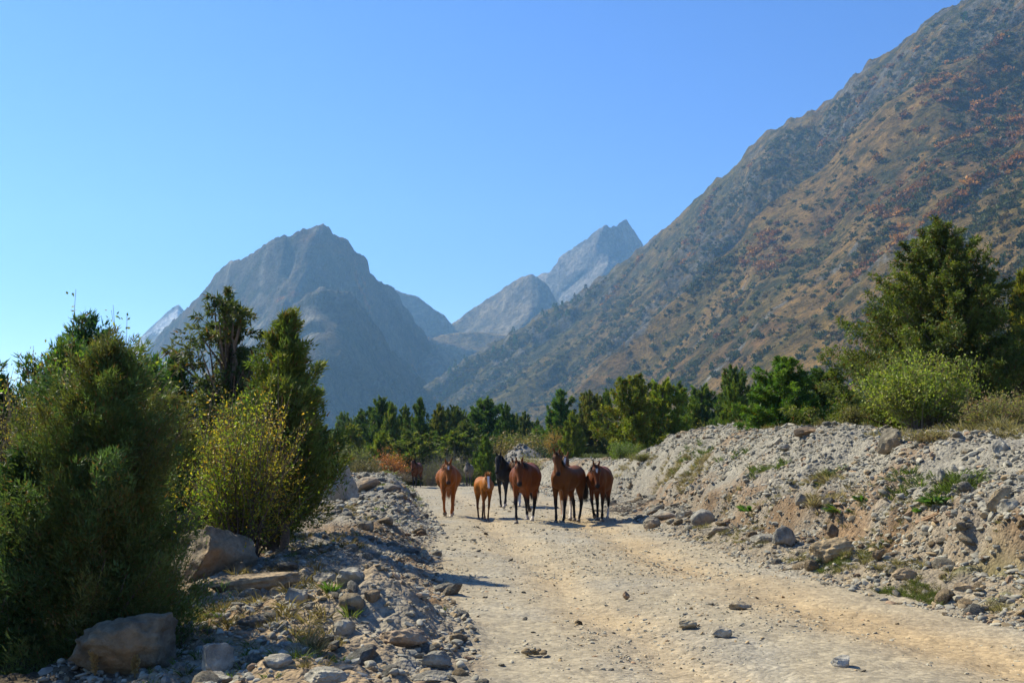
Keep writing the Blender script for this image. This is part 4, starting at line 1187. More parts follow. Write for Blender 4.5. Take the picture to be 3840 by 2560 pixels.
for i in ids:
    o = bpy.data.objects.new("hillside_juniper", HJ[rg.randint(4)])
    k = rg.uniform(1.0, 2.2) * (1.0 if Tr.flat[i] < .93 else 2.0)
    o.location = (Xr.flat[i], Yr.flat[i], Zr.flat[i] - .5); o.rotation_euler = (0, 0, rg.uniform(0, 6.28)); o.scale = (k * rg.uniform(.8, 1.4), k, k * rg.uniform(.8, 1.3))
    o.color = (.05 * rg.uniform(.7, 1.4), .075 * rg.uniform(.8, 1.3), .03, 1)
    COL.objects.link(o)
    tq, uq_ = Tr.flat[i], Ur.flat[i]
    if tq > .9: lb_, gp = "small dark juniper standing on the skyline crest of the right-hand mountain", "junipers on the crest"
    elif uq_ < .06: lb_, gp = "small dark juniper on the far low end of the right-hand mountainside", "junipers on the far low slope"
    elif tq > .5: lb_, gp = "small dark juniper among rocks high on the right-hand mountainside", "junipers high on the slope"
    else: lb_, gp = "small dark juniper on the brown grass low on the right-hand mountainside", "junipers low on the slope"
    tag(o, lb_, "juniper", gp)
HS = [tuft_proto(970 + k, 70, 1.6, 1.9, 1.3, .8, "hill_shrub_shape", M_TINYLEAF) for k in range(5)]
n = 42000
ab_ = ab(Xr, Yr)[0]
pw2 = (W * (.15 + sstep(.75, .35, Sr[0]) * .9 + sstep(-.1, .35, fbm(ab_ / 28., Xr / 160., 977, 3)) * 1.6)).ravel(); pw2 /= pw2.sum()
ids = rg.choice(pw.size, n, p=pw2)
Tt = Tr.flat[ids]; pos = np.stack([Xr.flat[ids], Yr.flat[ids], Zr.flat[ids] - .3], -1)
pos[:, :2] += rg.normal(size=(n, 2)) * 1.0
kind = rg.uniform(0, 1, n)
patch = fbm(pos[:, 0] / 70, pos[:, 1] / 70, 981, 3)
grn = np.array([.075, .08, .025]); dgr = np.array([.045, .055, .02]); brn = np.array([.12, .08, .028]); red = np.array([.19, .075, .025]); org = np.array([.30, .135, .028])
tc = np.where((kind < .5)[:, None], grn, np.where((kind < .72)[:, None], dgr, brn))
isred = (patch + rg.normal(0, .2, n) > .58) & (Tt > .3) & (Ur.flat[ids] > .08)
tc = np.where(isred[:, None], np.where((rg.uniform(0, 1, n) < .4)[:, None], org, red), tc) * rg.uniform(.7, 1.3, (n, 1))
sz = .18 + rg.uniform(.2, 1.25, n) ** 3.0 * np.where(isred, 1.5, 1.0)
gn_scatter("hillside_scrub", pos, np.stack([0 * sz, 0 * sz, rg.uniform(0, 6, n)], -1), np.stack([sz * 1.1, sz * 1.1, sz], -1), tc, HS,
           "red, brown and green scrub covering the right-hand mountainside", "scrub", attr="tint")
# ================================================================ horses
def mat_coat():
    m, nt, b = mat_new("horse_coat", .55, .10)
    a = N(nt, "ShaderNodeAttribute", attribute_name="col")
    P = pos_of(nt)
    n2 = noise(nt, P, 45, 3, .6); n1 = noise(nt, P, 6, 3, .5)
    c = mixc(nt, a.outputs["Color"], ramp(nt, n1, [(.3, (.82,) * 3), (.7, (1.15,) * 3)]), 1.0, 'MULTIPLY')
    c = mixc(nt, c, ramp(nt, n2, [(.3, (.88,) * 3), (.7, (1.1,) * 3)]), 1.0, 'MULTIPLY')
    nt.links.new(c, b.inputs["Base Color"])
    b.inputs["Sheen Weight"].default_value = .0
    b.inputs["Sheen Roughness"].default_value = .4
    bump(nt, n1, .02, .25, b)
    return m
M_COAT = mat_coat()
M_HAIR = mat_attr("horse_hair", .55, .3, var=.25)
M_HOOF = mat_attr("hoof_horn", .6, .3, var=.15)
M_EYE, _n, _b = mat_new("horse_eye", .08, .6)
_b.inputs["Base Color"].default_value = (.012, .008, .006, 1)

def loft(mb, C, L, U, w, hu, hd, k=16):
    C = np.array(C, float); n = len(C)
    an = np.arange(k) * 2 * pi / k
    ca, sa = np.cos(an), np.sin(an)
    w = np.array(w)[:, None, None]; hu = np.array(hu)[:, None]; hd = np.array(hd)[:, None]
    hh = np.where(sa[None] > 0, hu * sa[None], hd * sa[None])[..., None]
    v = C[:, None] + np.array(L)[:, None] * (ca[None, :, None] * w) + np.array(U)[:, None] * hh
    i = np.arange(n - 1)[:, None] * k; j = np.arange(k)[None]; j2 = (j + 1) % k
    f = np.stack([i + j, i + j2, i + k + j2, i + k + j], -1).reshape(-1, 4)
    v = np.concatenate([v.reshape(-1, 3), [C[0], C[-1]]])
    a = n * k
    t1 = np.stack([np.full(k, a), (np.arange(k) + 1) % k, np.arange(k)], -1)
    t2 = np.stack([np.full(k, a + 1), (n - 1) * k + np.arange(k), (n - 1) * k + (np.arange(k) + 1) % k], -1)
    mb.add(v, [f, np.concatenate([t1, t2])])

FORE = [(.44, 1.12, .08, .15), (.46, 1.00, .10, .15), (.46, .88, .088, .115), (.455, .74, .066, .078), (.455, .60, .049, .054), (.46, .49, .048, .052), (.457, .43, .043, .046), (.453, .34, .032, .037), (.453, .22, .032, .037), (.455, .155, .040, .045), (.475, .10, .034, .038), (.49, .06, .044, .050), (.50, .0, .054, .064)]
HIND = [(-.48, 1.15, .12, .22), (-.50, 1.0, .135, .24), (-.48, .86, .118, .20), (-.50, .74, .090, .135), (-.56, .63, .062, .084), (-.62, .53, .048, .066), (-.655, .46, .047, .062), (-.65, .38, .039, .049), (-.635, .28, .034, .040), (-.625, .20, .034, .040), (-.615, .15, .041, .046), (-.59, .10, .034, .038), (-.575, .06, .044, .050), (-.565, 0, .054, .062)]

def rot2(p, c, a):
    s_, c_ = math.sin(a), math.cos(a)
    x, z = p[0] - c[0], p[1] - c[1]
    return (c[0] + x * c_ - z * s_, c[1] + x * s_ + z * c_)

def leg_path(base, y, a1, a2, a3, planted, leglen=1.0):
    """swing, knee/hock flex and fetlock flex (radians, + = foot goes forward)"""
    fore = base is FORE
    kn = 5 if fore else 6; fe = 9 if fore else 10
    pts = [(p[0], p[1]) for p in base]
    top = pts[1]
    pts = [p if i < 2 else rot2(p, top, a1 * min(1, (i - 1) / 2)) for i, p in enumerate(pts)]
    pts = [p if i <= kn else rot2(p, pts[kn], a2) for i, p in enumerate(pts)]
    pts = [p if i <= fe else rot2(p, pts[fe], a3) for i, p in enumerate(pts)]
    if planted:
        zb = pts[-1][1]; zt = pts[2][1]
        pts = [p if i <= 2 else (p[0], (p[1] - zb) / (zt - zb) * zt) for i, p in enumerate(pts)]
    P = np.array([(p[0], 0, p[1]) for p in pts])
    ys = np.interp(np.arange(len(pts)), [0, 3, len(pts) - 1], [abs(y[0]), abs(y[0]) * .98, abs(y[1])]) * (1 if y[0] > 0 else -1)
    P[:, 1] = ys
    return P

def hair(mb, roots, dirs, length, rg, width=.014, grav=1.0, col=(.02, .015, .012), segs=5, wave=.03):
    n = len(roots)
    p = roots.copy(); d = norm(dirs)
    side = norm(np.cross(d, rg.normal(size=(n, 3))))
    L = np.broadcast_to(length, n)[:, None] / segs
    rows = []
    for s_ in range(segs + 1):
        wv = width * (1 - (s_ / segs) ** 2 * .85)
        rows.append(np.stack([p - side * wv / 2, p + side * wv / 2], 1))
        d = norm(d + np.array([0, 0, -1]) * grav * .45 + rg.normal(size=(n, 3)) * wave)
        p = p + d * L
    v = np.stack(rows, 1).reshape(-1, 3)                   # n, segs+1, 2
    b = np.arange(n)[:, None] * (segs + 1) * 2 + np.arange(segs)[None] * 2
    f = np.stack([b, b + 1, b + 3, b + 2], -1).reshape(-1, 4)
    c = np.repeat(np.array(col) * rg.uniform(.6, 1.5, (n, 1)), (segs + 1) * 2, 0)
    mb.add(v, f, c)

def horse(px, hoof_y, theta, scale, neck, head, coat, label, seed=1, nyaw=0.0, hyaw=0.0, hroll=0.0, legs=None, points=None, mane=(.02, .015, .012), tail=None,
          socks=(), star=None, belly=1.0, foal=False, muzzle=(.02, .016, .014), hoofc=(.16, .13, .10), legcol=None, dy=0.0, forelock=.2, mane_up=False, voxel=.021):
    rg = np.random.RandomState(seed)
    R_ = radians
    mb = MB()
    ex = np.array([1., 0, 0]); ey = np.array([0, 1., 0]); ez = np.array([0, 0, 1.])
    # trunk
    T = [(-.83, 1.10, .05, .07, .10), (-.79, 1.12, .13, .14, .22), (-.68, 1.13, .215, .21, .27), (-.52, 1.13, .262, .245, .26), (-.34, 1.11, .262, .245, .27), (-.15, 1.06, .285 * belly, .275, .30 * belly), (.02, 1.04, .30 * belly, .29, .31 * belly), (.18, 1.05, .275 * belly, .30, .31), (.32, 1.07, .235, .325, .30), (.44, 1.08, .215, .33, .30), (.56, 1.07, .205, .27, .27), (.67, 1.05, .165, .20, .22), (.74, 1.04, .09, .11, .12)]
    if foal: T = [(a, b + .03, w_ * .84, h1 * .82, h2 * .74) for a, b, w_, h1, h2 in T]
    n = len(T)
    loft(mb, [(a, 0, b) for a, b, *_ in T], [ey] * n, [ez] * n, [t[2] for t in T], [t[3] for t in T], [t[4] for t in T], 20)
    # neck
    e = R_(neck); nl = .66 if not foal else .52
    nb = np.array([.44, 0, 1.12 if not foal else 1.12])
    ts = np.linspace(0, 1, 8)
    C = []; Lt = []; Up = []
    for t in ts:
        ya = R_(nyaw) * t
        el = e * (.75 + .35 * t)
        dirv = np.array([math.cos(el) * math.cos(ya), math.cos(el) * math.sin(ya), math.sin(el)])
        C.append(nb if not C else C[-1] + dirv * nl / 7)
        lv = np.array([-math.sin(ya), math.cos(ya), 0]); Lt.append(lv); Up.append(np.cross(dirv, lv))
    k_ = .85 if foal else 1
    loft(mb, C, Lt, Up, np.interp(ts, [0, .3, .7, 1], [.15, .115, .078, .066]) * k_, np.interp(ts, [0, .3, .7, 1], [.26, .20, .125, .09]) * k_, np.interp(ts, [0, .3, .7, 1], [.26, .20, .12, .10]) * k_)
    poll = C[-1] + Up[-1] * .02
    # head
    ha = R_(-head); yw = R_(nyaw + hyaw)
    ax = np.array([math.cos(ha) * math.cos(yw), math.cos(ha) * math.sin(yw), math.sin(ha)])
    hl = np.array([-math.sin(yw), math.cos(yw), 0]); hn = np.cross(ax, hl)
    hl = hl * math.cos(R_(hroll)) + hn * math.sin(R_(hroll)); hn = np.cross(ax, hl)
    HL = .60 if not foal else .46
    p0 = poll - ax * .05 - hn * .03
    hs_w = 1.1
    hs = [(0, .05, .05, .07), (.08, .082, .07, .11), (.20, .098, .085, .14), (.32, .100, .085, .165), (.44, .082, .072, .15), (.58, .062, .062, .10), (.72, .053, .052, .075), (.84, .056, .052, .068), (.93, .058, .050, .062), (1.0, .042, .032, .045)]
    if foal: hs = [(a, b * .9, c * .9, d_ * .82) for a, b, c, d_ in hs]
    loft(mb, [p0 + ax * HL * a for a, *_ in hs], [hl] * len(hs), [hn] * len(hs), [h[1] * hs_w for h in hs], [h[2] for h in hs], [h[3] for h in hs])
    # ears: curved cones, open side forward
    for sgn in (1, -1):
        b0 = p0 + ax * .035 + hl * .052 * sgn + hn * .055
        dr = norm(-ax * .75 + hn * .55 + hl * .30 * sgn + np.array([0, 0, .25]))
        el = .185 if not foal else .15
        pts = [b0 - dr * .03, b0 + dr * el * .25, b0 + dr * el * .6, b0 + dr * el]
        lat = norm(np.cross(dr, hn)); up_ = np.cross(dr, lat)
        loft(mb, pts, [lat] * 4, [up_] * 4, [.026, .036, .028, .006], [.022, .020, .016, .006], [.022, .020, .016, .006], 8)
    # legs
    legs = legs or ((10, 0, 0, 1), (-12, 0, 0, 1), (-10, 0, 0, 1), (12, 0, 0, 1))
    paths = []
    for i, (a1, a2, a3, pl) in enumerate(legs):
        base = FORE if i < 2 else HIND
        sg = 1 if i % 2 == 0 else -1
        tw = .128 if i < 2 else .145
        P = leg_path(base, (sg * tw * (.85 if foal else 1), sg * (.078 if i < 2 else .095)), R_(a1), R_(a2), R_(a3), pl)
        paths.append(P)
        d = norm(np.gradient(P, axis=0)); Uv = norm(np.cross(d, ey)); Lv = np.cross(Uv, d)
        th = .88 if foal else 1.0
        m_ = len(P) - 1
        loft(mb, P[:m_], Lv[:m_], Uv[:m_], [b[2] * th for b in base[:m_]], [b[3] * th for b in base[:m_]], [b[3] * th for b in base[:m_]], 14)
    v = np.concatenate(mb.v); fs = [np.concatenate(a) for a in mb.f.values()]
    tmp = bpy.data.objects.new("tmp", npmesh("tmp", v, fs))
    COL.objects.link(tmp)
    md = tmp.modifiers.new("r", 'REMESH'); md.mode = 'VOXEL'; md.voxel_size = voxel
    ms = tmp.modifiers.new("s", 'SMOOTH'); ms.factor = .5; ms.iterations = 4
    dg = bpy.context.evaluated_depsgraph_get(); dg.update()
    me = bpy.data.meshes.new_from_object(tmp.evaluated_get(dg))
    bpy.data.objects.remove(tmp)
    me.name = "body"
    nv = len(me.vertices)
    co = np.empty(nv * 3, np.float32); me.vertices.foreach_get("co", co); co = co.reshape(-1, 3).astype(float)
    # coat pattern
    coat = np.array(coat) * .56
    c = np.tile(coat, (nv, 1)) * (1 + .2 * fbm(co[:, 0] * 4, co[:, 2] * 4 + co[:, 1] * 3, seed, 3))[:, None]
    rel = co - p0
    s_ = rel @ ax / HL; l_ = rel @ hl; n_ = rel @ hn
    inhead = (s_ > -.1) & (s_ < 1.1) & (np.abs(l_) < .14) & (np.abs(n_) < .22) & (co[:, 0] > C[5][0] - .1)
    def blend(mask, colr):
        m2 = np.clip(mask, 0, 1)[:, None]; return c * (1 - m2) + np.array(colr) * m2
    for i, P in enumerate(paths):
        dd = np.hypot(co[:, 0] - np.interp(co[:, 2], P[::-1, 2], P[::-1, 0]), co[:, 1] - np.interp(co[:, 2], P[::-1, 2], P[::-1, 1]))
        near = dd < .17
        if points is not None: c = blend(sstep(.66, .50, co[:, 2]) * near, points)
        if legcol is not None: c = blend(sstep(.75, .45, co[:, 2]) * near, legcol)
        if i in dict(socks):
            c = blend(sstep(dict(socks)[i] + .05, dict(socks)[i], co[:, 2]) * near, (.62, .56, .49))
    c = np.where(inhead[:, None], c * .92, c)
    c = blend(inhead * sstep(.80, .90, s_), muzzle)
    ns = np.hypot((s_ - .93) * HL, np.abs(l_) - .034) < .017
    c = blend((inhead & ns) * .85, (.01, .008, .008))
    bn = np.hypot((s_ - .27) * HL * .8, np.abs(l_) - .085)
    c = blend(inhead * sstep(.05, .025, bn) * .5, (.03, .018, .012))
    if star:
        s0, s1, w0, w1 = star
        wid = np.interp(s_, [s0, (s0 + s1) / 2, s1], [w0, (w0 + w1) * .45, w1])
        c = blend(inhead * (n_ > .01) * sstep(wid + .012, wid - .004, np.abs(l_)) * sstep(s0 - .02, s0 + .02, s_) * sstep(s1 + .02, s1 - .02, s_), (.78, .74, .68))
    at = me.attributes.new("col", 'FLOAT_COLOR', 'POINT')
    at.data.foreach_set("color", np.concatenate([c, np.ones((nv, 1))], 1).astype(np.float32).ravel())
    me.materials.clear(); me.materials.append(M_COAT)
    me.polygons.foreach_set("use_smooth", np.ones(len(me.polygons), bool))
    # place
    dpt = CAMZ * F / (hoof_y - 1720.0) + dy
    u, _ = ray(px, 1720)
    X = float(u * dpt)
    rz = -pi / 2 - R_(theta)
    root = empty("horse", (X, dpt, hz(X, dpt) - .012), rz, scale)
    root.location.x += 0
    tag(root, label, "horse", "horses walking down the track")
    body = bpy.data.objects.new("body", me); link(body, root)
    for i, P in enumerate(paths):
        b = (FORE if i < 2 else HIND)
        h = MB(); q = P[-2:]; d = norm(q[1] - q[0]); Uv = norm(np.cross(d, ey)); Lv = np.cross(Uv, d)
        pts = [q[0] - d * .012, (q[0] + q[1]) / 2, q[1]]
        th = .9 if foal else 1
        loft(h, pts, [Lv] * 3, [Uv] * 3, [.044 * th, .051 * th, .056 * th], [.05 * th, .058 * th, .066 * th], [.05 * th, .056 * th, .062 * th], 14)
        light = i in dict(socks)
        hc = np.array((.40, .34, .27) if light else hoofc)
        m_ = npmesh("hoof", np.concatenate(h.v), [np.concatenate(a) for a in h.f.values()], M_HOOF, True, {"col": np.tile(hc, (sum(map(len, h.v)), 1))})
        link(bpy.data.objects.new("hoof", m_), root)
    # eyes
    vv, ff = ICO[2]
    for sgn in (1, -1):
        ep = p0 + ax * HL * .27 + hl * sgn * (.090 if not foal else .076) + hn * .035
        o = bpy.data.objects.new("eye", npmesh("eye", vv * .018, ff, M_EYE, True)); o.location = ep; link(o, root)
    # mane
    m = MB()
    nst = 260
    tt = rg.uniform(.12, 1, nst)
    Ca = np.array(C); Ua = np.array(Up); La = np.array(Lt)
    ix = tt * 7; i0 = np.clip(ix.astype(int), 0, 6); fr = (ix - i0)[:, None]
    hu = (np.interp(tt, [0, .3, .7, 1], [.26, .20, .125, .09]) * k_)[:, None] - .02
    rt = Ca[i0] * (1 - fr) + Ca[i0 + 1] * fr + Ua[i0] * hu
    sd_ = 1 if seed % 2 else -1
    if mane_up:
        hair(m, rt, Ua[i0] * 1.0 + rg.normal(size=(nst, 3)) * .35, .12 * rg.uniform(.6, 1.2, nst), rg, .02, .2, mane, 3)
    else:
        hair(m, rt, Ua[i0] * .5 + La[i0] * sd_ * .9 + rg.normal(size=(nst, 3)) * .2, .26 * rg.uniform(.6, 1.1, nst), rg, .016, 1.0, mane)
    mm = m.mesh("mane", M_HAIR); link(bpy.data.objects.new("mane", mm), root)
    m = MB(); nst = 70
    rt = p0 + hn * .045 + hl * rg.uniform(-.035, .035, (nst, 1)) + ax * rg.uniform(-.01, .04, (nst, 1))
    if foal or mane_up:
        hair(m, rt, hn * .5 - ax * .7 + rg.normal(size=(nst, 3)) * .5, .12 * rg.uniform(.6, 1.2, nst), rg, .012, .3, mane, 3)
    else:
        hair(m, rt, hn * .7 + ax * .8 + rg.normal(size=(nst, 3)) * .2, forelock * rg.uniform(.6, 1.1, nst), rg, .013, .8, mane)
    link(bpy.data.objects.new("forelock", m.mesh("forelock", M_HAIR)), root)
    m = MB(); nst = 380 if not foal else 110
    rt = np.array([-.80, 0, 1.20]) + rg.normal(size=(nst, 3)) * np.array([.02, .03, .03])
    hair(m, rt, np.array([-1.0, 0, .1]) + rg.normal(size=(nst, 3)) * .10, (.88 if not foal else .45) * rg.uniform(.75, 1.05, nst), rg, .02, 1.1, tail or mane, 7, .025)
    link(bpy.data.objects.new("tail", m.mesh("tail", M_HAIR)), root)
    return root

BAY = (.22, .066, .018); CHN = (.40, .125, .022); BLK = (.012, .011, .012); DKB = (.10, .035, .016)
# legs: (left fore, right fore, left hind, right hind) = swing, knee, fetlock, planted
horse(1562, 1826, 6, .93, 32, 66, (.17, .052, .017), "lone dark bay horse farthest back at the left edge of the track", 1, legs=((8, 0, 0, 1), (-10, 0, 0, 1), (-8, 0, 0, 1), (10, 0, 0, 1)), points=BLK, voxel=.026)
horse(1682, 1931, -2, .965, 24, 66, CHN, "fat chestnut horse with a small white star walking at the left of the herd", 2, nyaw=3, belly=1.16,
      legs=((-16, 0, 0, 1), (26, -52, -30, 0), (-18, 0, 0, 1), (14, 0, 0, 1)), mane=(.30, .13, .045), star=(.20, .36, .03, .008), socks=((0, .07), (2, .09), (3, .08)), legcol=(.26, .082, .018), muzzle=(.07, .035, .025))
horse(1757, 1819, 3, .90, 32, 68, (.27, .235, .20), "pale grey horse with dark legs and face far back on the track", 3, points=(.035, .032, .034), mane=(.06, .055, .055), muzzle=(.03, .03, .03), voxel=.026)
horse(1815, 1938, -11, .80, 30, 62, (.46, .16, .025), "small chestnut foal with a broad white blaze and fuzzy blond mane", 4, nyaw=-6, hyaw=6, foal=True, belly=1.25, mane=(.50, .26, .09), tail=(.33, .15, .05),
      legs=((-12, 0, 0, 1), (16, 0, 0, 1), (-16, 0, 0, 1), (14, 0, 0, 1)), star=(.16, .96, .034, .022), legcol=(.11, .045, .022), mane_up=True, muzzle=(.35, .24, .18))
horse(1898, 1897, 12, 1.0, 38, 68, (.030, .026, .027), "black horse with a greyish flank partly hidden behind the big bay", 5, nyaw=-4, legs=((10, 0, 0, 1), (-8, 0, 0, 1), (-10, 0, 0, 1), (12, 0, 0, 1)), socks=((0, .08), (3, .09)), mane=(.014, .013, .014))
horse(1950, 1899, 10, .97, 22, 62, (.20, .085, .035), "brown horse hidden behind the big bay, only its pale legs and back showing", 6, mane=(.42, .27, .13), socks=((0, .42), (1, .42), (3, .3)), dy=.6)
horse(1970, 1957, 11, 1.0, 20, 62, (.25, .070, .016), "big bay horse with black legs and dark forelock leading in the middle", 7, nyaw=9, hyaw=4, belly=1.26,
      legs=((-14, -42, -40, 0), (12, 0, 0, 1), (16, 0, 0, 1), (-14, 0, 0, 1)), points=BLK, socks=((2, .11), (3, .11)), dy=.3)
horse(2124, 1942, 2, .95, 44, 60, (.36, .15, .05), "light chestnut horse with white stockings standing behind the brown one", 8, nyaw=-10, mane=(.50, .30, .14), socks=((0, .45), (1, .45), (2, .3)), star=(.1, .9, .03, .02), dy=.6)
horse(2128, 1955, 24, .97, 54, 66, (.23, .080, .020), "slender brown horse standing with its head high and black tail hanging", 9, nyaw=16, hyaw=14, belly=.94,
      legs=((2, 0, 0, 1), (4, 0, 0, 1), (6, 0, 0, 1), (-8, 0, 0, 1)), points=BLK, dy=.5, hroll=4)
horse(2248, 1948, 12, .95, 21, 64, (.22, .062, .016), "bay horse with white star and one white hind sock, rightmost of the herd", 10, nyaw=10, hyaw=6, belly=1.18,
      legs=((-12, 0, 0, 1), (22, -50, -40, 0), (-10, 0, 0, 1), (16, 0, 0, 1)), points=BLK, star=(.20, .38, .03, .01), socks=((2, .30),), dy=.4)
# ================================================================ grass, weeds, dead wood, dung
def blades(seed, n, H, R, W, cols, lean=.5, leafy=False):
    rg = np.random.RandomState(seed); mb = MB()
    th = rg.uniform(0, 6.28, n); r_ = R * rg.uniform(0, 1, n) ** .7 * .4
    p = np.stack([np.cos(th) * r_, np.sin(th) * r_, 0 * th], -1)
    d = norm(np.stack([np.cos(th) * lean, np.sin(th) * lean, 1 + 0 * th], -1) + rg.normal(size=(n, 3)) * .25)
    L = H * rg.uniform(.5, 1.1, n)[:, None] / 3; side = norm(np.cross(d, rg.normal(size=(n, 3)))); rows = []
    for k in range(4):
        w_ = W * (.6, 1.0, .8, .08)[k] * (1 if not leafy else (.5, 1.6, 1.5, .2)[k])
        rows.append(np.stack([p - side * w_ / 2, p + side * w_ / 2], 1))
        p = p + d * L; d = norm(d + np.array([0, 0, -.28]) + np.stack([np.cos(th), np.sin(th), 0 * th], -1) * .15)
    v = np.stack(rows, 1).reshape(-1, 3)
    b = np.arange(n)[:, None] * 8 + np.arange(3)[None] * 2
    f = np.stack([b, b + 1, b + 3, b + 2], -1).reshape(-1, 4)
    c = np.array(cols)[rg.choice(len(cols), n)] * rg.uniform(.7, 1.3, (n, 1))
    return v, f, np.repeat(c, 8, 0)
def blade_obj(name, mat, *a, **k):
    v, f, c = blades(*a, **k); return bpy.data.objects.new(name, npmesh(name, v, f, mat, False, {"col": c}))
M_GI = mat_leaf("grass_blades", .35, .7, inst=True)
GP = [blade_obj("grass_shape", M_GI, 1000 + k, 34, .16, .16, .008, [[1, 1, 1], [.8, .8, .8]], lean=.5 + .2 * (k % 3)) for k in range(4)]
rg = np.random.RandomState(77)
GX_, GY_, GC_, GS_ = [], [], [], []
def grass(n, ymin, ymax, s0, s1, side, colr, sc, thr, size):
    y = ymin * (ymax / ymin) ** rg.uniform(0, 1, n); q = rg.uniform(s0, s1, n)
    x = road_right(y) + q if side > 0 else road_left(y) - q
    m = fbm(x * sc, y * sc, 1100 + int(s0 * 10), 3) > thr
    x, y = x[m], y[m]; k = len(x)
    GX_.append(x); GY_.append(y); GC_.append(np.array(colr) * .75 * rg.uniform(.6, 1.4, (k, 1))); GS_.append(size * rg.uniform(.5, 1.4, k))
grass(5200, 8, 15, .1, 1.2, 1, (.14, .17, .04), .8, .15, .4)
grass(2600, 8, 22, .2, 2.0, 1, (.27, .23, .11), .9, .25, .55)
grass(1500, 16, 45, 1.3, 2.1, 1, (.34, .27, .15), .8, .3, 1.0)
grass(900, 14, 36, 1.5, 2.4, 1, (.12, .17, .03), 1.1, .25, 1.0)
grass(3500, 14, 60, 3.6, 7.5, 1, (.28, .23, .11), .5, .05, 1.3)
grass(700, 7, 30, .2, 2.4, -1, (.14, .20, .03), 1.2, .38, .5)
grass(900, 7, 30, 1.0, 3.4, -1, (.26, .2, .09), .9, .2, .8)
grass(900, 30, 62, -.1, 1.2, -1, (.16, .18, .04), .9, .3, .9)
gx = np.concatenate(GX_); gy = np.concatenate(GY_); gs = np.concatenate(GS_)
gn_scatter("grass", np.stack([gx, gy, height(gx, gy) - .01], -1), np.stack([rg.normal(0, .15, len(gx)), rg.normal(0, .15, len(gx)), rg.uniform(0, 6, len(gx))], -1),
           np.stack([gs, gs, gs], -1), np.concatenate(GC_), GP, "short green and straw-coloured grass on the banks", "grass", attr="tint")

def weed(x0, x1, y1, seed, H, cols, label, name="green_weed", cat="weed", n=60, W=.03, leafy=True, lean=1.1):
    X, Yd, Z = hit((x0 + x1) / 2, y1); R = (x1 - x0) / F * Yd
    o = blade_obj(name, M_STRAW if not leafy else M_LEAF, seed, n, H, R * 1.2, W, cols, lean=lean, leafy=leafy)
    o.location = (X, Yd + .03, Z - .01); COL.objects.link(o); tag(o, label, cat)
BGc = [[.06, .14, .025], [.08, .15, .03], [.05, .10, .02], [.10, .12, .03]]
weed(2780, 2850, 1915, 1, .22, BGc, "leftmost bright green weed on the right bank above the mossy boulders")
weed(3111, 3200, 1922, 2, .20, BGc, "wide bright green weed in the middle of the right bank beside the dark stone")
weed(3226, 3256, 1880, 3, .16, BGc, "small bright green weed up the slope right of the wide one")
weed(3490, 3532, 1894, 4, .20, BGc, "bright green leafy weed near the forked dead branch")
weed(3440, 3470, 1920, 5, .12, BGc, "little green weed left of the one near the forked dead branch", n=30)
weed(1218, 1262, 2226, 6, .14, [[.07, .14, .025], [.10, .15, .03]], "bright green grass tuft among the stones on the left rubble", "grass_tuft", "grass", 80, .007, True, .4)
weed(1290, 1345, 2316, 7, .13, [[.08, .12, .025], [.14, .15, .05]], "thin green grass tuft below the brown-grey round stone", "grass_tuft", "grass", 40, .006, True, .4)
def plume(x, y0, y1, seed, label):
    X, Yd, Z = hit(x, y1); H = (y1 - y0) / F * Yd; rg = np.random.RandomState(seed); mb = MB()
    for k in range(6):
        a = rg.uniform(0, 6.28); e = np.array([math.cos(a) * .16, math.sin(a) * .1, rg.uniform(.7, 1)]) * H
        ts = np.linspace(0, 1, 6)[:, None]; c = e * np.concatenate([ts ** 1.6, ts ** 1.6, ts], 1)
        tube(mb, c, np.linspace(.003, .001, 6), 3, (.30, .2, .09))
        m = 70; t = rg.uniform(.35, 1, m); i = np.minimum((t * 5).astype(int), 4); pt = c[i] + (c[i + 1] - c[i]) * (t * 5 - i)[:, None]
        v, f = quads(pt, norm(rg.normal(size=(m, 3)) * .6 + np.array([0, 0, 1.])), .03, .007, rg)
        mb.add(v, f, np.tile([.36, .24, .10], (len(v), 1)))
    o = bpy.data.objects.new("dry_plant", mb.mesh("dry_plant", M_STRAW, False)); o.location = (X, Yd, Z - .01); COL.objects.link(o); tag(o, label, "dry plant")
plume(355, 2434, 2556, 8, "taller dry straw-coloured stalk in front of the big tan boulder")
plume(505, 2462, 2550, 9, "shorter leaning dry stalk right of the taller one before the tan boulder")

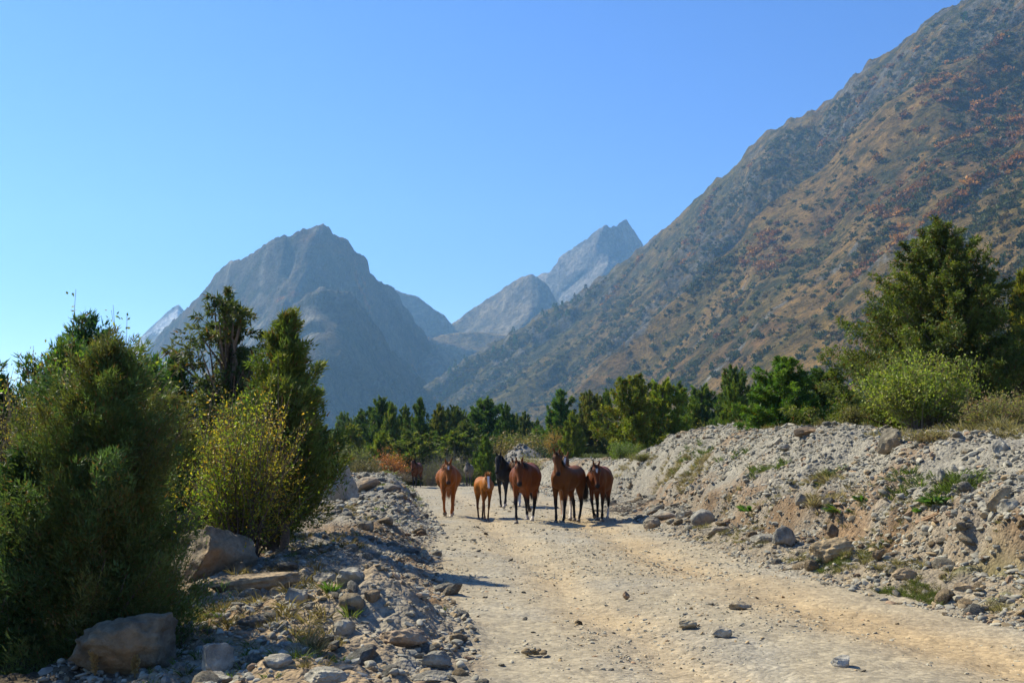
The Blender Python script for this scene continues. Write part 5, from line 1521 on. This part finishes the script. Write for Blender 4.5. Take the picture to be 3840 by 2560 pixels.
def deadwood(name, label, paths, rad):
    mb = MB()
    for pp, r_ in paths:
        P = []
        for (px, py) in pp:
            X, Yd, Z = hit(px, py); P.append((X, Yd, Z + rad * 1.5))
        P = np.array(P); P[:, 1] = np.linspace(P[0, 1], (P[0, 1] + P[-1, 1]) / 2, len(P)); P[:, 2] = np.maximum(P[:, 2], height(P[:, 0], P[:, 1]) + rad)
        tube(mb, P, np.linspace(r_, r_ * .5, len(P)), 6, (.27, .18, .11))
    o = bpy.data.objects.new(name, mb.mesh(name, M_BARK)); COL.objects.link(o); tag(o, label, "branch")
deadwood("dead_branch", "forked brown dead branch lying on the right bank", [([(3436, 1975), (3470, 1950), (3510, 1935), (3560, 1925)], .022), ([(3436, 1978), (3480, 1968), (3530, 1955), (3570, 1938)], .02)], .02)
deadwood("dead_branch", "long thin twig slanting down the gravel slope", [([(3185, 1772), (3240, 1790), (3300, 1815)], .012)], .01)
def brush(x, y, seed, label):
    X, Yd, Z = hit(x, y); rg = np.random.RandomState(seed); mb = MB()
    for k in range(60):
        a = rg.normal(0, .5); c0 = rg.normal(size=3) * np.array([.35, .2, .05]) + np.array([0, 0, .08]); L = rg.uniform(.2, .6)
        d = np.array([math.cos(a), math.sin(a), rg.normal(0, .2)])
        tube(mb, [c0 - d * L / 2, c0 + rg.normal(size=3) * .02, c0 + d * L / 2], [.008, .006, .003], 3, np.array([.14, .12, .10]) * rg.uniform(.6, 1.4))
    o = bpy.data.objects.new("brush_pile", mb.mesh("brush_pile", M_BARK)); o.location = (X, Yd, Z); COL.objects.link(o); tag(o, label, "brushwood")
brush(2395, 1900, 3, "heap of thin dead twigs at the foot of the bank right of the herd")
brush(2330, 1925, 4, "smaller scatter of dead twigs next to the right bay horse")
def dung(x, y, seed, n, r_, colr, label):
    X, Yd, Z = hit(x, y); rg = np.random.RandomState(seed); mb = MB(); vv, ff = ICO[2]
    for k in range(n):
        c0 = rg.normal(size=3) * np.array([r_, r_ * .7, 0]); s_ = rg.uniform(.015, .028)
        mb.add(vv * s_ * np.array([1.2, 1, .6]) * (1 + .12 * vn3(vv, k, 3)[:, None]) + c0 + np.array([0, 0, s_ * .6 + abs(rg.normal(0, .012))]), ff, colr)
    o = bpy.data.objects.new("dung_pile", mb.mesh("dung_pile", M_BARK)); o.location = (X, Yd, Z); COL.objects.link(o); tag(o, label, "dung")
dung(1515, 2010, 1, 34, .13, (.05, .028, .018), "dark heap of horse dung on the left rubble bank")
dung(2008, 2456, 2, 12, .045, (.20, .15, .085), "small flattened dung heap on the near track")
